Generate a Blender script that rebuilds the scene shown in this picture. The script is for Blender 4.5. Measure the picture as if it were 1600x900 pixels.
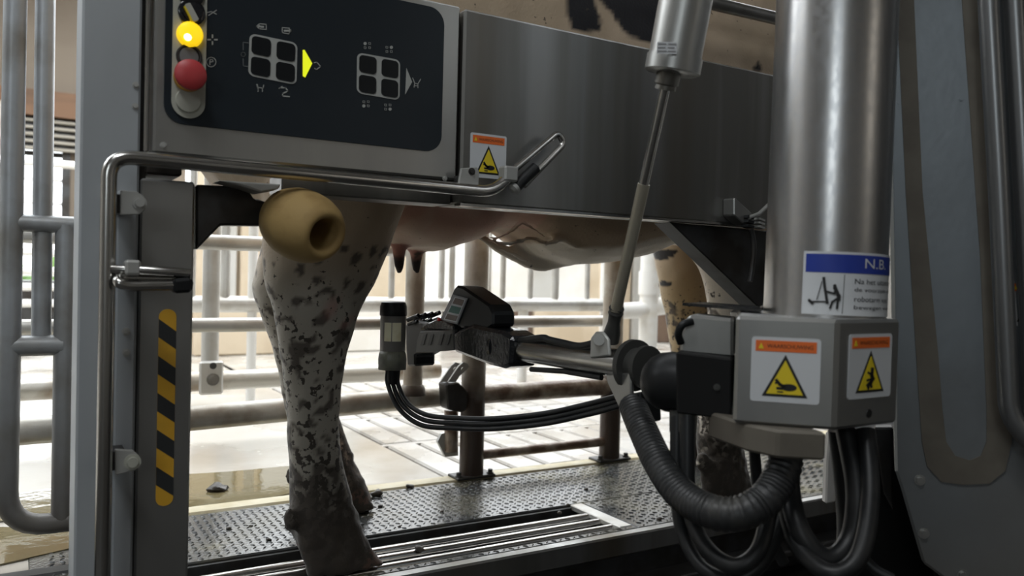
import bpy, bmesh, math, random
from mathutils import Vector, Matrix, noise
V = Vector
random.seed(7)
for o in list(bpy.data.objects): bpy.data.objects.remove(o)
SC = bpy.context.scene; COL = SC.collection
# ------------------------------------------------------------------ camera
FPX = 1271.0; HC = 0.58
YAW, PIT, ROL = math.radians(31.2), math.radians(1.13), math.radians(1.5)
CF = V((math.sin(YAW)*math.cos(PIT), math.cos(YAW)*math.cos(PIT), -math.sin(PIT)))
_r0 = V((math.cos(YAW), -math.sin(YAW), 0)); _u0 = _r0.cross(CF)
CR = _r0*math.cos(ROL)+_u0*math.sin(ROL); CU = _u0*math.cos(ROL)-_r0*math.sin(ROL)
CO = V((0, 0, HC))
cam = bpy.data.cameras.new('camera'); cam.lens = FPX/1600*36; cam.sensor_width = 36
cam.clip_start = 0.02; cam.clip_end = 200
cam.dof.use_dof = True; cam.dof.focus_distance = 1.5; cam.dof.aperture_fstop = 4.5
co = bpy.data.objects.new('camera', cam); COL.objects.link(co)
co.matrix_world = Matrix(((CR.x, CU.x, -CF.x, CO.x), (CR.y, CU.y, -CF.y, CO.y), (CR.z, CU.z, -CF.z, CO.z), (0, 0, 0, 1)))
SC.camera = co
# ------------------------------------------------------------------ world, fill lights, exposure
W = bpy.data.worlds.new('sky'); SC.world = W; W.use_nodes = True
bg = W.node_tree.nodes['Background']; bg.inputs[0].default_value = (0.93, 0.97, 1.0, 1); bg.inputs[1].default_value = 2.1
def area(name, loc, target, sx, sy, power, col=(1, 1, 1)):
    l = bpy.data.lights.new(name, 'AREA'); l.shape = 'RECTANGLE'; l.size = sx; l.size_y = sy; l.energy = power; l.color = col
    o = bpy.data.objects.new(name, l); COL.objects.link(o); o.location = loc
    o.rotation_euler = (V(target)-V(loc)).to_track_quat('-Z', 'Y').to_euler(); return o
area('front_fill_left', (-2.6, -2.9, 1.9), (0.6, 1.2, 0.8), 1.6, 1.2, 11, (0.88, 0.96, 1.0))  # added fill from behind left; the wall there has no window
area('overhead_fill', (-0.7, 0.15, 2.9), (-0.1, 0.5, 0), 1.5, 0.4, 11, (0.95, 0.98, 1.0))  # added overhead fill for the console front, no fixture modelled
area('front_fill_right', (2.3, -2.9, 1.7), (1.0, 1.0, 0.6), 0.9, 1.2, 1.2, (1.0, 0.92, 0.8))  # added weak warm fill from behind right, no window there
SC.view_settings.view_transform = 'Standard'; SC.view_settings.look = 'None'
SC.view_settings.gamma = 1.0; SC.view_settings.use_curve_mapping = False
SC.view_settings.exposure = 1.45

def ray(x, y): return CF+CR*((x-800)/FPX)-CU*((y-450)/FPX)
def P(x, y, X=None, Y=None, Z=None, d=None):      # photo pixel -> point at a known plane or distance
    r = ray(x, y)
    t = d if d is not None else (X-CO.x)/r.x if X is not None else (Y-CO.y)/r.y if Y is not None else (Z-CO.z)/r.z
    return CO+r*t
class Plane:
    def __init__(s, o, n): s.o = V(o); s.n = V(n).normalized()
    def at(s, x, y, off=0):
        r = ray(x, y); return CO+r*(((s.o+s.n*off)-CO).dot(s.n)/r.dot(s.n))
# ------------------------------------------------------------------ materials
MATS = {}
def mat(name, col, rough=0.5, metal=0.0, col2=None, scale=8.0, lo=0.42, hi=0.62, bump=0.0, bscale=60.0, stretch=(1, 1, 1), rough2=None,
        col3=None, scale3=3.0, lo3=0.5, hi3=0.6, zfade=None, spec=0.5, emit=None, estr=0.0, coat=0.0, detail=4.0, zcol=None):
    m = bpy.data.materials.new(name); m.use_nodes = True; nt = m.node_tree; N = nt.nodes; L = nt.links
    b = N['Principled BSDF']; b.inputs['Roughness'].default_value = rough; b.inputs['Metallic'].default_value = metal
    b.inputs['Specular IOR Level'].default_value = spec; b.inputs['Coat Weight'].default_value = coat
    b.inputs['Base Color'].default_value = (*col, 1)
    geo = N.new('ShaderNodeNewGeometry'); mp = N.new('ShaderNodeMapping'); mp.inputs['Scale'].default_value = stretch
    L.new(geo.outputs['Position'], mp.inputs['Vector']); cur = None
    def nz(sc, dt=detail):
        n = N.new('ShaderNodeTexNoise'); n.inputs['Scale'].default_value = sc; n.inputs['Detail'].default_value = dt
        L.new(mp.outputs['Vector'], n.inputs['Vector']); return n
    def rng(sock, a, c):
        r = N.new('ShaderNodeMapRange'); r.inputs[1].default_value = a; r.inputs[2].default_value = c; L.new(sock, r.inputs[0]); return r.outputs[0]
    def mix(fac, a, c):
        x = N.new('ShaderNodeMix'); x.data_type = 'RGBA'; L.new(fac, x.inputs[0])
        if isinstance(a, tuple): x.inputs[6].default_value = (*a, 1)
        else: L.new(a, x.inputs[6])
        x.inputs[7].default_value = (*c, 1); return x.outputs[2]
    cur = col
    if col2:
        f = rng(nz(scale).outputs['Fac'], lo, hi); cur = mix(f, cur, col2)
        if rough2 is not None:
            rr = N.new('ShaderNodeMapRange'); L.new(f, rr.inputs[0]); rr.inputs[3].default_value = rough; rr.inputs[4].default_value = rough2
            L.new(rr.outputs[0], b.inputs['Roughness'])
    if col3: cur = mix(rng(nz(scale3).outputs['Fac'], lo3, hi3), cur, col3)
    if zfade:                                      # second colour climbing to a height, ragged by noise; dirt on the soiled pipe
        sp = N.new('ShaderNodeSeparateXYZ'); L.new(geo.outputs['Position'], sp.inputs[0])
        ad = N.new('ShaderNodeMath'); ad.operation = 'MULTIPLY_ADD'; L.new(nz(9).outputs['Fac'], ad.inputs[0]); ad.inputs[1].default_value = 0.25; L.new(sp.outputs[2], ad.inputs[2])
        fz = rng(ad.outputs[0], zfade[1]+0.125, zfade[0]+0.125); cur = mix(fz, cur, zcol)
        if metal > 0:
            rr = N.new('ShaderNodeMapRange'); L.new(fz, rr.inputs[0]); rr.inputs[3].default_value = metal; rr.inputs[4].default_value = 0.0; L.new(rr.outputs[0], b.inputs['Metallic'])
    if not isinstance(cur, tuple): L.new(cur, b.inputs['Base Color'])
    if bump:
        bp = N.new('ShaderNodeBump'); bp.inputs['Strength'].default_value = bump; bp.inputs['Distance'].default_value = 0.004
        L.new(nz(bscale).outputs['Fac'], bp.inputs['Height']); L.new(bp.outputs[0], b.inputs['Normal'])
    if emit: b.inputs['Emission Color'].default_value = (*emit, 1); b.inputs['Emission Strength'].default_value = estr
    MATS[name] = m; return m
steel = mat('brushed_steel', (.40, .40, .385), .38, .9, (.34, .34, .33), 5, stretch=(1, 1, .12), bump=.05, bscale=90)
steel_dirty = mat('stained_steel', (.33, .33, .325), .33, .9, (.21, .205, .19), 9, .40, .6, stretch=(1, 1, .05), rough2=.5, col3=(.16, .135, .10), scale3=5, lo3=.53, hi3=.7)
painted = mat('grey_column_steel', (.40, .425, .445), .5, .2, (.35, .37, .385), 6, stretch=(1, 1, .3))
bright = mat('polished_steel', (.55, .54, .52), .22, 1.0, (.46, .45, .43), 14, stretch=(1, 1, .15))
cylmat = mat('spangled_steel', (.50, .495, .49), .29, 1.0, (.475, .475, .48), 120, .45, .6, stretch=(1, 1, .7), rough2=.33)
tubem = mat('satin_tube', (.26, .265, .27), .36, .9)
tabm = mat('tab_steel', (.42, .42, .40), .5, .4)
galv = mat('galvanised_pipe', (.60, .59, .56), .42, .55, (.44, .41, .36), 10, .45, .7, bump=.1, bscale=80)
galvd = mat('soiled_pipe', (.52, .50, .46), .42, .4, (.36, .31, .25), 12, .42, .62, zfade=(.22, .36), zcol=(.042, .026, .018), bump=.25, bscale=70)
galvr = mat('manured_rail', (.54, .52, .47), .38, .4, (.30, .245, .185), 9, .45, .66, bump=.3, bscale=60)
railrust = mat('rusty_rail', (.13, .082, .055), .38, .2, (.42, .37, .31), 14, .45, .66, bump=.4, bscale=90)
gatep = mat('gate_pipe', (.42, .44, .46), .42, .4, (.27, .265, .25), 9, .45, .65, zfade=(.02, .5), zcol=(.075, .065, .052), bump=.15)
whitep = mat('white_pipe', (.78, .77, .74), .5, 0, (.62, .57, .48), 7, .5, .75)
black = mat('black_plastic', (.010, .011, .012), .38, 0, spec=.3)
blackg = mat('wet_black_plastic', (.012, .013, .015), .16, 0, bump=.25, bscale=120)
blackm = mat('matt_black_box', (.007, .007, .007), .6, 0, spec=.25)
rubber = mat('black_rubber', (.012, .013, .014), .42, 0, (.022, .022, .022), 30, spec=.35)
hosedirty = mat('dusty_hose', (.022, .023, .024), .45, 0, (.05, .047, .04), 18, .5, .75)
dgrey = mat('dark_grey_bracket', (.055, .055, .052), .5, .2)
darkst = mat('dark_steel', (.07, .07, .07), .45, .6, (.04, .035, .03), 12)
glass = mat('black_panel', (.014, .020, .026), .4, 0, (.018, .024, .03), 3, spec=.25)
ivory = mat('ivory_strip', (.42, .42, .36), .5)
greyprint = mat('grey_print', (.40, .41, .39), .6)
dimprint = mat('dim_grey_print', (.13, .14, .145), .6)
keym = mat('dark_key', (.006, .008, .010), .4, spec=.25)
yellowlamp = mat('lit_yellow_lamp', (.9, .62, .02), .3, emit=(1, .66, .01), estr=.32)
yellowcore = mat('lit_lamp_core', (1, .95, .7), .3, emit=(1, .95, .6), estr=.9)
limelit = mat('lit_lime_arrow', (.7, .75, .03), .4, emit=(.78, .85, .01), estr=.28)
red = mat('red_plastic', (.50, .05, .055), .45)
amber = mat('amber_plastic', (.6, .30, .02), .5)
greybtn = mat('grey_button', (.16, .165, .17), .4)
orange = mat('orange_print', (.80, .16, .025), .5)
white = mat('white_sticker', (.62, .64, .66), .5)
yellow = mat('yellow_print', (.78, .60, .02), .5)
inkm = mat('black_print', (.012, .012, .012), .5)
blue = mat('blue_print', (.015, .04, .30), .5)
hazy = mat('hazard_yellow', (.70, .38, .03), .5, 0, (.60, .33, .03), 20)
hazk = mat('hazard_black', (.025, .027, .028), .5)
foam = mat('yellow_foam', (.38, .255, .095), .75, 0, (.29, .185, .065), 22, .45, .65, col3=(.14, .10, .06), scale3=9, lo3=.62, hi3=.75, bump=.2)
whiteout = mat('pale_plastic', (.55, .52, .44), .5)
milky = mat('milky_window', (.95, .90, .66), .25, 0, (.85, .78, .52), 40)
smoky = mat('smoky_plastic', (.17, .16, .145), .35)
olive = mat('olive_plastic', (.20, .20, .155), .4, 0, (.13, .13, .11), 30)
teal = mat('teal_lens', (.06, .18, .16), .2); brownlens = mat('brown_lens', (.17, .13, .115), .2)
labelgrey = mat('label_grey', (.30, .30, .31), .5)
matm = mat('wet_rubber_mat', (.05, .052, .052), .13, 0, (.085, .08, .06), 7, .45, .65, rough2=.26, col3=(.17, .155, .09), scale3=5, lo3=.58, hi3=.72, bump=.25, bscale=130)
curbm = mat('yellowish_concrete', (.40, .34, .20), .55, 0, (.50, .45, .32), 9, bump=.3)
conc = mat('wet_concrete', (.42, .40, .36), .32, 0, (.34, .31, .27), 2.2, .42, .62, rough2=.13, col3=(.24, .20, .145), scale3=1.6, lo3=.58, hi3=.75, bump=.25, bscale=22)
slatm = mat('slat_concrete', (.45, .43, .40), .36, 0, (.36, .33, .29), 4, .42, .62, rough2=.22, bump=.25, bscale=40)
pitm = mat('pit_dark', (.02, .018, .016), .7)
water = mat('muddy_water', (.14, .115, .06), .04, 0, bump=.12, bscale=26, spec=.6)
manure = mat('manure', (.03, .022, .015), .45, 0, (.055, .045, .03), 60, bump=.6, bscale=120)
dirtst = mat('panel_groove', (.145, .13, .105), .6, .2, (.12, .105, .085), 20)
platem = mat('blue_grey_plate', (.235, .26, .28), .42, .6, (.20, .22, .235), 4, bump=.08, bscale=60, zfade=(.05, .50), zcol=(.115, .105, .09))
tan = mat('tan_panel', (.60, .50, .37), .7, 0, (.50, .40, .28), 3); pale = mat('pale_panel', (.80, .79, .76), .6, 0, (.70, .66, .6), 2)
greyp = mat('grey_panel', (.50, .49, .46), .6, 0, (.43, .41, .37), 3); brownp = mat('brown_board', (.09, .055, .04), .7, 0, (.14, .09, .06), 6)
plaster = mat('beige_plaster', (.19, .155, .118), .8, 0, (.155, .122, .09), 1.5, col3=(.40, .37, .32), scale3=2.5, lo3=.66, hi3=.7)
wood = mat('timber_beam', (.16, .085, .045), .7, 0, (.10, .055, .03), 8, stretch=(.2, 1, 1))
slatw = mat('white_slat', (.30, .275, .23), .6)
wallm = mat('barn_wall', (.20, .19, .175), .8, 0, (.14, .13, .115), 1.2); roofm = mat('barn_roof', (.22, .21, .20), .8)
greenm = mat('green_growth', (.16, .28, .08), .8, 0, (.10, .20, .05), 9)
# ------------------------------------------------------------------ builders
ORG = {}
class B:
    def __init__(s): s.bm = bmesh.new()
    def mesh(s, vs, fs):
        v = [s.bm.verts.new(p) for p in vs]
        for f in fs:
            try: s.bm.faces.new([v[i] for i in f])
            except ValueError: pass
        return s
    def box(s, x0, x1, y0, y1, z0, z1):
        return s.mesh([(x, y, z) for z in (z0, z1) for y in (y0, y1) for x in (x0, x1)],
                      [(0, 2, 3, 1), (4, 5, 7, 6), (0, 1, 5, 4), (2, 6, 7, 3), (0, 4, 6, 2), (1, 3, 7, 5)])
    def prism(s, pts, vec):
        n = len(pts); vec = V(vec); pts = [V(p) for p in pts]
        return s.mesh(pts+[p+vec for p in pts], [tuple(range(n)), tuple(range(2*n-1, n-1, -1))]+[(i, (i+1) % n, n+(i+1) % n, n+i) for i in range(n)])
    def two(s, a, b):
        n = len(a); return s.mesh(list(a)+list(b), [tuple(range(n)), tuple(range(2*n-1, n-1, -1))]+[(i, (i+1) % n, n+(i+1) % n, n+i) for i in range(n)])
    def loft(s, rings, caps=True, close=False):
        n = len(rings[0]); vs = [p for r in rings for p in r]; m = len(rings); fs = []
        for k in range(m if close else m-1):
            a, c = k*n, ((k+1) % m)*n
            fs += [(a+i, a+(i+1) % n, c+(i+1) % n, c+i) for i in range(n)]
        if caps and not close: fs += [tuple(range(n-1, -1, -1)), tuple(range((m-1)*n, m*n))]
        return s.mesh(vs, fs)
    def tube(s, path, r, seg=14, rf=None, caps=True):
        path = [V(p) for p in path]; up = None; rings = []
        for i, p in enumerate(path):
            t = (path[min(i+1, len(path)-1)]-path[max(i-1, 0)]).normalized()
            if up is None: up = (V((0, 0, 1)) if abs(t.z) < .9 else V((1, 0, 0)))
            a = t.cross(up).normalized(); up = a.cross(t).normalized(); q = rf(i/(len(path)-1)) if rf else r
            rings.append([p+(a*math.cos(k*2*math.pi/seg)+up*math.sin(k*2*math.pi/seg))*q for k in range(seg)])
        return s.loft(rings, caps)
    def lathe(s, o, ax, prof, seg=28, caps=True):
        o = V(o); ax = V(ax).normalized(); a = ax.orthogonal().normalized(); c = ax.cross(a)
        return s.loft([[o+ax*t+(a*math.cos(k*2*math.pi/seg)+c*math.sin(k*2*math.pi/seg))*r for k in range(seg)] for t, r in prof], caps)
    def ball(s, c, rx, ry=None, rz=None, seg=16, rows=10):
        ry = ry or rx; rz = rz or rx; c = V(c)
        return s.loft([[c+V((rx*math.sin(a)*math.cos(k*2*math.pi/seg), ry*math.sin(a)*math.sin(k*2*math.pi/seg), -rz*math.cos(a))) for k in range(seg)]
                       for a in [max(.05, min(math.pi-.05, i*math.pi/rows)) for i in range(rows+1)]])
    def build(s, name, m, parent=None, bev=0, smooth=35, kind=None, label=None):
        bm = s.bm
        if bev and smooth == 35: smooth = 20
        bmesh.ops.recalc_face_normals(bm, faces=bm.faces[:])
        if bev:
            ed = [e for e in bm.edges if len(e.link_faces) == 2 and e.calc_face_angle(0) > .6]
            bmesh.ops.bevel(bm, geom=ed, offset=bev, segments=1, profile=.5, affect='EDGES', clamp_overlap=True)
        if parent is not None:
            o = ORG[parent]
        else:
            xs = [v.co.x for v in bm.verts]; ys = [v.co.y for v in bm.verts]; zs = [v.co.z for v in bm.verts]
            o = V(((min(xs)+max(xs))/2, (min(ys)+max(ys))/2, min(zs)))
        for v in bm.verts: v.co -= o
        me = bpy.data.meshes.new(name); bm.to_mesh(me); bm.free()
        for p in me.polygons: p.use_smooth = True
        me.set_sharp_from_angle(angle=math.radians(smooth))
        me.materials.append(m); ob = bpy.data.objects.new(name, me); COL.objects.link(ob); ORG[ob] = o
        if parent is not None: ob.parent = parent
        else: ob.location = o
        if kind: ob['kind'] = kind
        if label: ob['label'] = label
        return ob
def tag(o, label, cat, group=None, kind=None):
    o['label'] = label; o['category'] = cat
    if group: o['group'] = group
    if kind: o['kind'] = kind
    return o
def thing(name, loc, label, cat, group=None):
    o = bpy.data.objects.new(name, None); COL.objects.link(o); o.location = V(loc); ORG[o] = V(loc); o.empty_display_size = .05
    return tag(o, label, cat, group)
def struct(o): o['kind'] = 'structure'; return o
def fillet(pts, r, n=7):
    pts = [V(p) for p in pts]; out = [pts[0]]
    for i in range(1, len(pts)-1):
        a, b, c = pts[i-1], pts[i], pts[i+1]; d1 = (a-b); d2 = (c-b); q = min(r, d1.length*.49, d2.length*.49)
        p0 = b+d1.normalized()*q; p1 = b+d2.normalized()*q
        for k in range(n+1):
            t = k/n; out.append(p0*(1-t)**2+b*2*t*(1-t)+p1*t*t)
    out.append(pts[-1]); return out
def spline(pts, n=10):
    pts = [V(p) for p in pts]; q = [pts[0]*2-pts[1]]+pts+[pts[-1]*2-pts[-2]]; out = []
    for i in range(1, len(q)-2):
        a, b, c, d = q[i-1:i+3]
        for k in range(n):
            t = k/n; out.append(.5*((2*b)+(c-a)*t+(2*a-5*b+4*c-d)*t*t+(3*b-a-3*c+d)*t**3))
    out.append(pts[-1]); return out
def pipe(name, m, pts, r, parent=None, bend=0, seg=16, **k):
    return B().tube(fillet(pts, bend) if bend else pts, r, seg).build(name, m, parent, **k)
def rrect(x0, y0, x1, y1, r, n=5):
    out = []
    for cx, cy, a in ((x1-r, y1-r, 0), (x0+r, y1-r, 90), (x0+r, y0+r, 180), (x1-r, y0+r, 270)):
        out += [(cx+r*math.cos(math.radians(a+90*k/n)), cy+r*math.sin(math.radians(a+90*k/n))) for k in range(n+1)]
    return out
def flat(f, o, ax, ay): return None
class Frame:                                        # a flat face: s to the right, t up, h out of the face
    def __init__(s, o, ax, ay): s.o = V(o); s.ax = V(ax).normalized(); s.n = s.ax.cross(V(ay)).normalized(); s.ay = s.n.cross(s.ax)
    def __call__(s, a, b, h=0): return s.o+s.ax*a+s.ay*b+s.n*h
def cut(f, poly, h0, h1, name, m, parent, bd=None):
    b = bd or B(); b.two([f(x, y, h0) for x, y in poly], [f(x, y, h1) for x, y in poly])
    return None if bd else b.build(name, m, parent)
def stroke(b, f, pts, w, h, close=False):
    pts = [V((*p, 0)) for p in pts]; n = len(pts)
    for i in range(n if close else n-1):
        a, c = pts[i], pts[(i+1) % n]; d = (c-a)
        if d.length < 1e-9: continue
        d.normalize(); q = V((-d.y, d.x, 0))*w/2; e = d*w/2
        b.two([f(p.x, p.y, 0.0001) for p in (a-e+q, a-e-q, c+e-q, c+e+q)], [f(p.x, p.y, h) for p in (a-e+q, a-e-q, c+e-q, c+e+q)])
def disc(b, f, x, y, r, h, n=12, ry=None):
    pl = [(x+r*math.cos(k*2*math.pi/n), y+(ry or r)*math.sin(k*2*math.pi/n)) for k in range(n)]
    b.two([f(p, q, 0.0001) for p, q in pl], [f(p, q, h) for p, q in pl])
def text(f, s, x, y, w, hgt, m, parent, name='lettering', h=.0008):
    c = bpy.data.curves.new('t', 'FONT'); c.body = s; c.size = 1; c.resolution_u = 3; c.fill_mode = 'BOTH'; c.extrude = 0
    t = bpy.data.objects.new('t', c); COL.objects.link(t); dg = bpy.context.evaluated_depsgraph_get()
    me = bpy.data.meshes.new_from_object(t.evaluated_get(dg)); bpy.data.objects.remove(t); bpy.data.curves.remove(c)
    xs = [v.co.x for v in me.vertices]; ys = [v.co.y for v in me.vertices]
    x0, x1, y0, y1 = min(xs), max(xs), min(ys), max(ys); o = ORG[parent]
    for v in me.vertices:
        v.co = f(x+(v.co.x-x0)/(x1-x0)*w, y+(v.co.y-y0)/(y1-y0)*hgt, h)-o
    me.name = name; me.materials.append(m); ob = bpy.data.objects.new(name, me); COL.objects.link(ob); ob.parent = parent; ORG[ob] = o
    return ob
def bolt(parent, c, n, r=.006, h=.005, m=None, name='bolt'):
    return B().lathe(c, n, [(0, r*1.5), (h*.25, r*1.5), (h*.25, r), (h, r*.95), (h, r*.3)], 12).build(name, m or bright, parent)
def warning(parent, f, w, hgt, falling=False):      # orange headed warning sticker with a yellow triangle
    st = cut(f, rrect(0, 0, w, hgt, w*.05), .0002, .0010, 'warning_sticker', white, parent)
    cut(f, [(w*.06, hgt*.78), (w*.94, hgt*.78), (w*.94, hgt*.95), (w*.06, hgt*.95)], .0010, .0014, 'orange_band', orange, st)
    b = B(); cut(f, [(w*.10, hgt*.82), (w*.18, hgt*.82), (w*.14, hgt*.91)], .0014, .0017, '', None, None, b); b.build('small_triangle', yellow, st)
    text(f, 'WAARSCHUWING', w*.23, hgt*.835, w*.66, hgt*.06, inkm, st, h=.0016)
    cut(f, [(w*.17, hgt*.09), (w*.83, hgt*.09), (w*.50, hgt*.74)], .0010, .0014, 'triangle_border', inkm, st)
    cut(f, [(w*.235, hgt*.13), (w*.765, hgt*.13), (w*.50, hgt*.655)], .0014, .0018, 'yellow_triangle', yellow, st)
    b = B(); g = lambda x, y, h=0: f(x*w, y*hgt, h+.0018)
    if not falling:
        disc(b, g, .56, .24, .115, .0004, 14, .055)
        stroke(b, g, [(.50, .25), (.43, .28), (.38, .34)], .045, .0004); stroke(b, g, [(.41, .31), (.37, .30)], .03, .0004); stroke(b, g, [(.46, .22), (.40, .22)], .04, .0004); stroke(b, g, [(.40, .165), (.47, .165)], .02, .0004)
    else:
        stroke(b, g, [(.53, .44), (.52, .36), (.55, .30), (.50, .24), (.44, .20)], .07, .0004); stroke(b, g, [(.52, .36), (.44, .40)], .035, .0004)
        stroke(b, g, [(.52, .30), (.42, .28)], .035, .0004); stroke(b, g, [(.50, .24), (.52, .18)], .05, .0004); disc(b, g, .45, .165, .03, .0004)
    b.build('pictogram', inkm, st)
    return st
# ------------------------------------------------------------------ setting: floor, walls, roof
struct(B().box(-4, 7, 2.03, 9, -.30, -.09).build('floor', pitm))
FL = bpy.data.objects['floor']
B().box(-4, 1.025, 2.03, 8.2, -.085, -.002).build('concrete_slab', conc, FL)
B().box(-4, .10, 1.74, 2.03, -.085, -.002).build('concrete_slab', conc, FL)
B().box(1.0, 7, 4.36, 8.2, -.085, -.002).build('concrete_slab', conc, FL)
B().box(4.28, 7, 2.03, 4.36, -.085, -.002).build('concrete_slab', conc, FL)
sm = None
for r in range(5):
    B().box(1.0, 4.28, 2.03+r*.465-.012, 2.03+r*.465+.012, -.085, -.003).build('cross_web', slatm, FL)
    for k in range(28):
        x0 = 1.040+k*.116; y0 = 2.042+r*.465
        if sm is None:
            sm = B().box(x0, x0+.101, y0, y0+.441, -.085, 0).build('concrete_slat', slatm, FL, bev=.006); sx, sy = x0, y0
        else:
            o = sm.copy(); COL.objects.link(o); o.parent = FL; o.location = (x0-sx, y0-sy, random.uniform(-.002, .001))
pit = struct(B().box(-4, 7, -3, 2.03, -.36, -.30).build('floor', pitm))
struct(B().box(-4.1, 7.1, -3.2, 2.35, 3.0, 3.1).build('ceiling', roofm))
struct(B().box(-4.1, 1.35, 6.5, 8.6, 3.2, 3.3).build('ceiling', roofm))  # unseen roof strip added to shade the far back wall
struct(B().box(-4.2, -4, -3.2, 9, -.36, 3.1).build('wall_left', wallm))
struct(B().box(7, 7.2, -3.2, 9, -.36, 3.1).build('wall_right', wallm))
struct(B().box(-4.2, 7.2, -3.3, -3.0, -.36, 3.1).build('wall_front', wallm))
# far back wall with an opening at the left
wb = B(); wb.box(-4, -1.6, 8, 8.2, 0, 3); wb.box(-1.6, .34, 8, 8.2, 0, .27); wb.box(-1.6, 1.3, 8, 8.2, 1.86, 3.2); wb.box(.34, 1.3, 8, 8.2, 0, 1.86)
struct(wb.build('wall_back', plaster))
wb = struct(B().box(-1.6, .34, 8.02, 8.08, 1.46, 1.5).build('window_1', darkst))
B().box(.30, .36, 7.96, 8.05, .27, 1.5).build('window_frame', darkst, wb)
for z in (.45, .66, .86, 1.06, 1.26): B().box(-1.6, .34, 8.02, 8.05, z-.012, z+.012).build('glazing_bar', whitep, wb)
tb = B().box(-1.7, 1.3, 7.86, 8.0, 1.78, 1.99).build('timber_lintel', wood); tag(tb, 'long brown timber beam above the bright opening at the left', 'beam')
lv = thing('slatted_shutter', (-.4, 7.9, 1.48), 'dark shutter with pale horizontal slats under the timber beam', 'shutter')
B().box(-1.6, 1.2, 7.95, 7.99, 1.5, 1.78).build('backing', darkst, lv)
for k in range(5): B().box(-1.6, 1.2, 7.9, 7.95, 1.50+k*.058, 1.525+k*.058).build('slat', slatw, lv, bev=.004)
hd = B()
for k in range(60):
    hd.ball((random.uniform(-3.5, 1.5), 10.5+random.uniform(-.4, .4), random.uniform(0, .45)), random.uniform(.15, .35), seg=7, rows=5)
tag(hd.build('hedge', greenm), 'green growth outside beyond the bright opening', 'hedge')
tag(B().box(-6, 8, 8.25, 16, -.2, -.02).build('yard_ground', conc), 'pale yard ground outside the bright opening', 'ground')
# partition of pale, grey and tan panels behind the barred fence
PT = thing('barn_partition', (3, 5.45, 0), 'barn partition of tan, white and grey panels behind the barred fence', 'partition')
cols = [(300, 345, tan), (345, 372, greyp), (372, 412, tan), (412, 560, pale), (560, 652, tan), (652, 766, pale), (766, 828, pale), (828, 868, greyp), (868, 918, pale), (918, 1004, tan), (1004, 1060, greyp), (1060, 1300, tan)]
for a, c, m in cols:
    xa, xc = P(a, 470, Y=5.4).x, P(c, 470, Y=5.4).x
    B().box(xa+.012, xc-.012, 5.4, 5.45, .32, 1.2).build('panel', m, PT, bev=.01)
for i, (a, c) in enumerate([(300, 470), (470, 690), (690, 830), (830, 1000), (1000, 1300)]):
    B().box(P(a, 470, Y=5.4).x+.01, P(c, 470, Y=5.4).x-.01, 5.36, 5.42, .0, .31).build('kick_board', [tan, pale, brownp, tan, brownp][i], PT, bev=.01)
B().box(P(300, 470, Y=5.4).x, P(1300, 470, Y=5.4).x, 5.46, 5.52, 0, 1.2).build('backing_board', tan, PT)
# low white rail fence seen through the left gate
rf = thing('rail_fence', (.2, 6.2, 0), 'white horizontal rail fence seen through the left gate', 'fence')
for y in (258, 347, 368, 396, 424, 449, 474, 506):
    p = P(110, y, Y=6.2)
    if p.z > .05: pipe('rail', whitep, [(-1.2, 6.2, p.z), (.88, 6.2, p.z)], .027, rf, seg=10)
for x in (-1.1, -.1, .86): pipe('post', galvd, [(x, 6.25, 0), (x, 6.25, 1.6)], .035, rf, seg=10)
tag(B().box(-.05, .28, 7.0, 7.4, 0, .42).build('feed_bin', darkst, bev=.03), 'small dark bin behind the white rail fence', 'bin')
# ------------------------------------------------------------------ platform: mat, grate, kerb, curb
pl = thing('rubber_mat', (1.2, 1.7, -.03), 'wet black studded rubber mat under the cow', 'mat')
MX0, MX1 = .02, 2.6
def matpiece(x0, x1, y0, y1): return B().box(x0, x1, y0, y1, -.045, 0).build('mat_sheet', matm, pl, bev=.003)
matpiece(MX0, MX1, 1.655, 1.972); matpiece(1.225, MX1, 1.432, 1.6545); matpiece(MX0, 1.2245, 1.432, 1.452)
st = B()
def stud(x, y, a):
    c, s = math.cos(a), math.sin(a); L, w, h = .0075, .0028, .0022
    pts = [(-L, 0, 0), (0, -w, 0), (L, 0, 0), (0, w, 0), (-L*.45, 0, h), (L*.45, 0, h)]
    st.mesh([(x+p*c-q*s, y+p*s+q*c, z-.0002) for p, q, z in pts], [(0, 1, 5, 4), (1, 2, 5), (2, 3, 4, 5), (3, 0, 4)])
i = 0; x = .06
while x < 2.35:
    j = 0; y = 1.668+(.010 if i % 2 else 0)
    while y < 1.965:
        stud(x, y, .785 if (i+j) % 2 else -.785); y += .018; j += 1
    if x > 1.24:
        y = 1.442+(.010 if i % 2 else 0)
        while y < 1.655: stud(x, y, .785 if (i+j) % 2 else -.785); y += .018; j += 1
    if x < 1.21: stud(x, 1.442, .785 if i % 2 else -.785)
    x += .018; i += 1
st.build('mat_studs', matm, pl, smooth=20, kind='stuff')
gr = thing('drain_grate', (.6, 1.55, -.1), 'steel bar grate set into the black mat beside the hind hoof', 'grate')
for p in ((907, 804), (929, 811.5), (951, 820), (969, 828)):
    y = P(*p, Z=-.002).y; pipe('grate_bar', bright, [(.03, y, -.013), (1.19, y, -.013)], .0115, gr)
B().box(1.187, 1.222, 1.452, 1.652, -.012, .001).build('end_plate', galv, gr, bev=.002)
B().box(.02, 1.2, 1.645, 1.654, -.08, -.006).build('side_angle', darkst, gr)
B().box(.02, 1.222, 1.452, 1.654, -.12, -.09).build('drain_tray', pitm, gr)
kb = thing('steel_kerb', (1, 1.41, -.3), 'grey steel kerb along the front edge of the mat platform', 'kerb')
B().box(.0, 2.6, 1.402, 1.431, -.046, .001).build('kerb_profile', steel_dirty, kb, bev=.004)
B().box(.0, 2.6, 1.425, 1.451, -.30, -.046).build('riser', darkst, kb)
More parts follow.
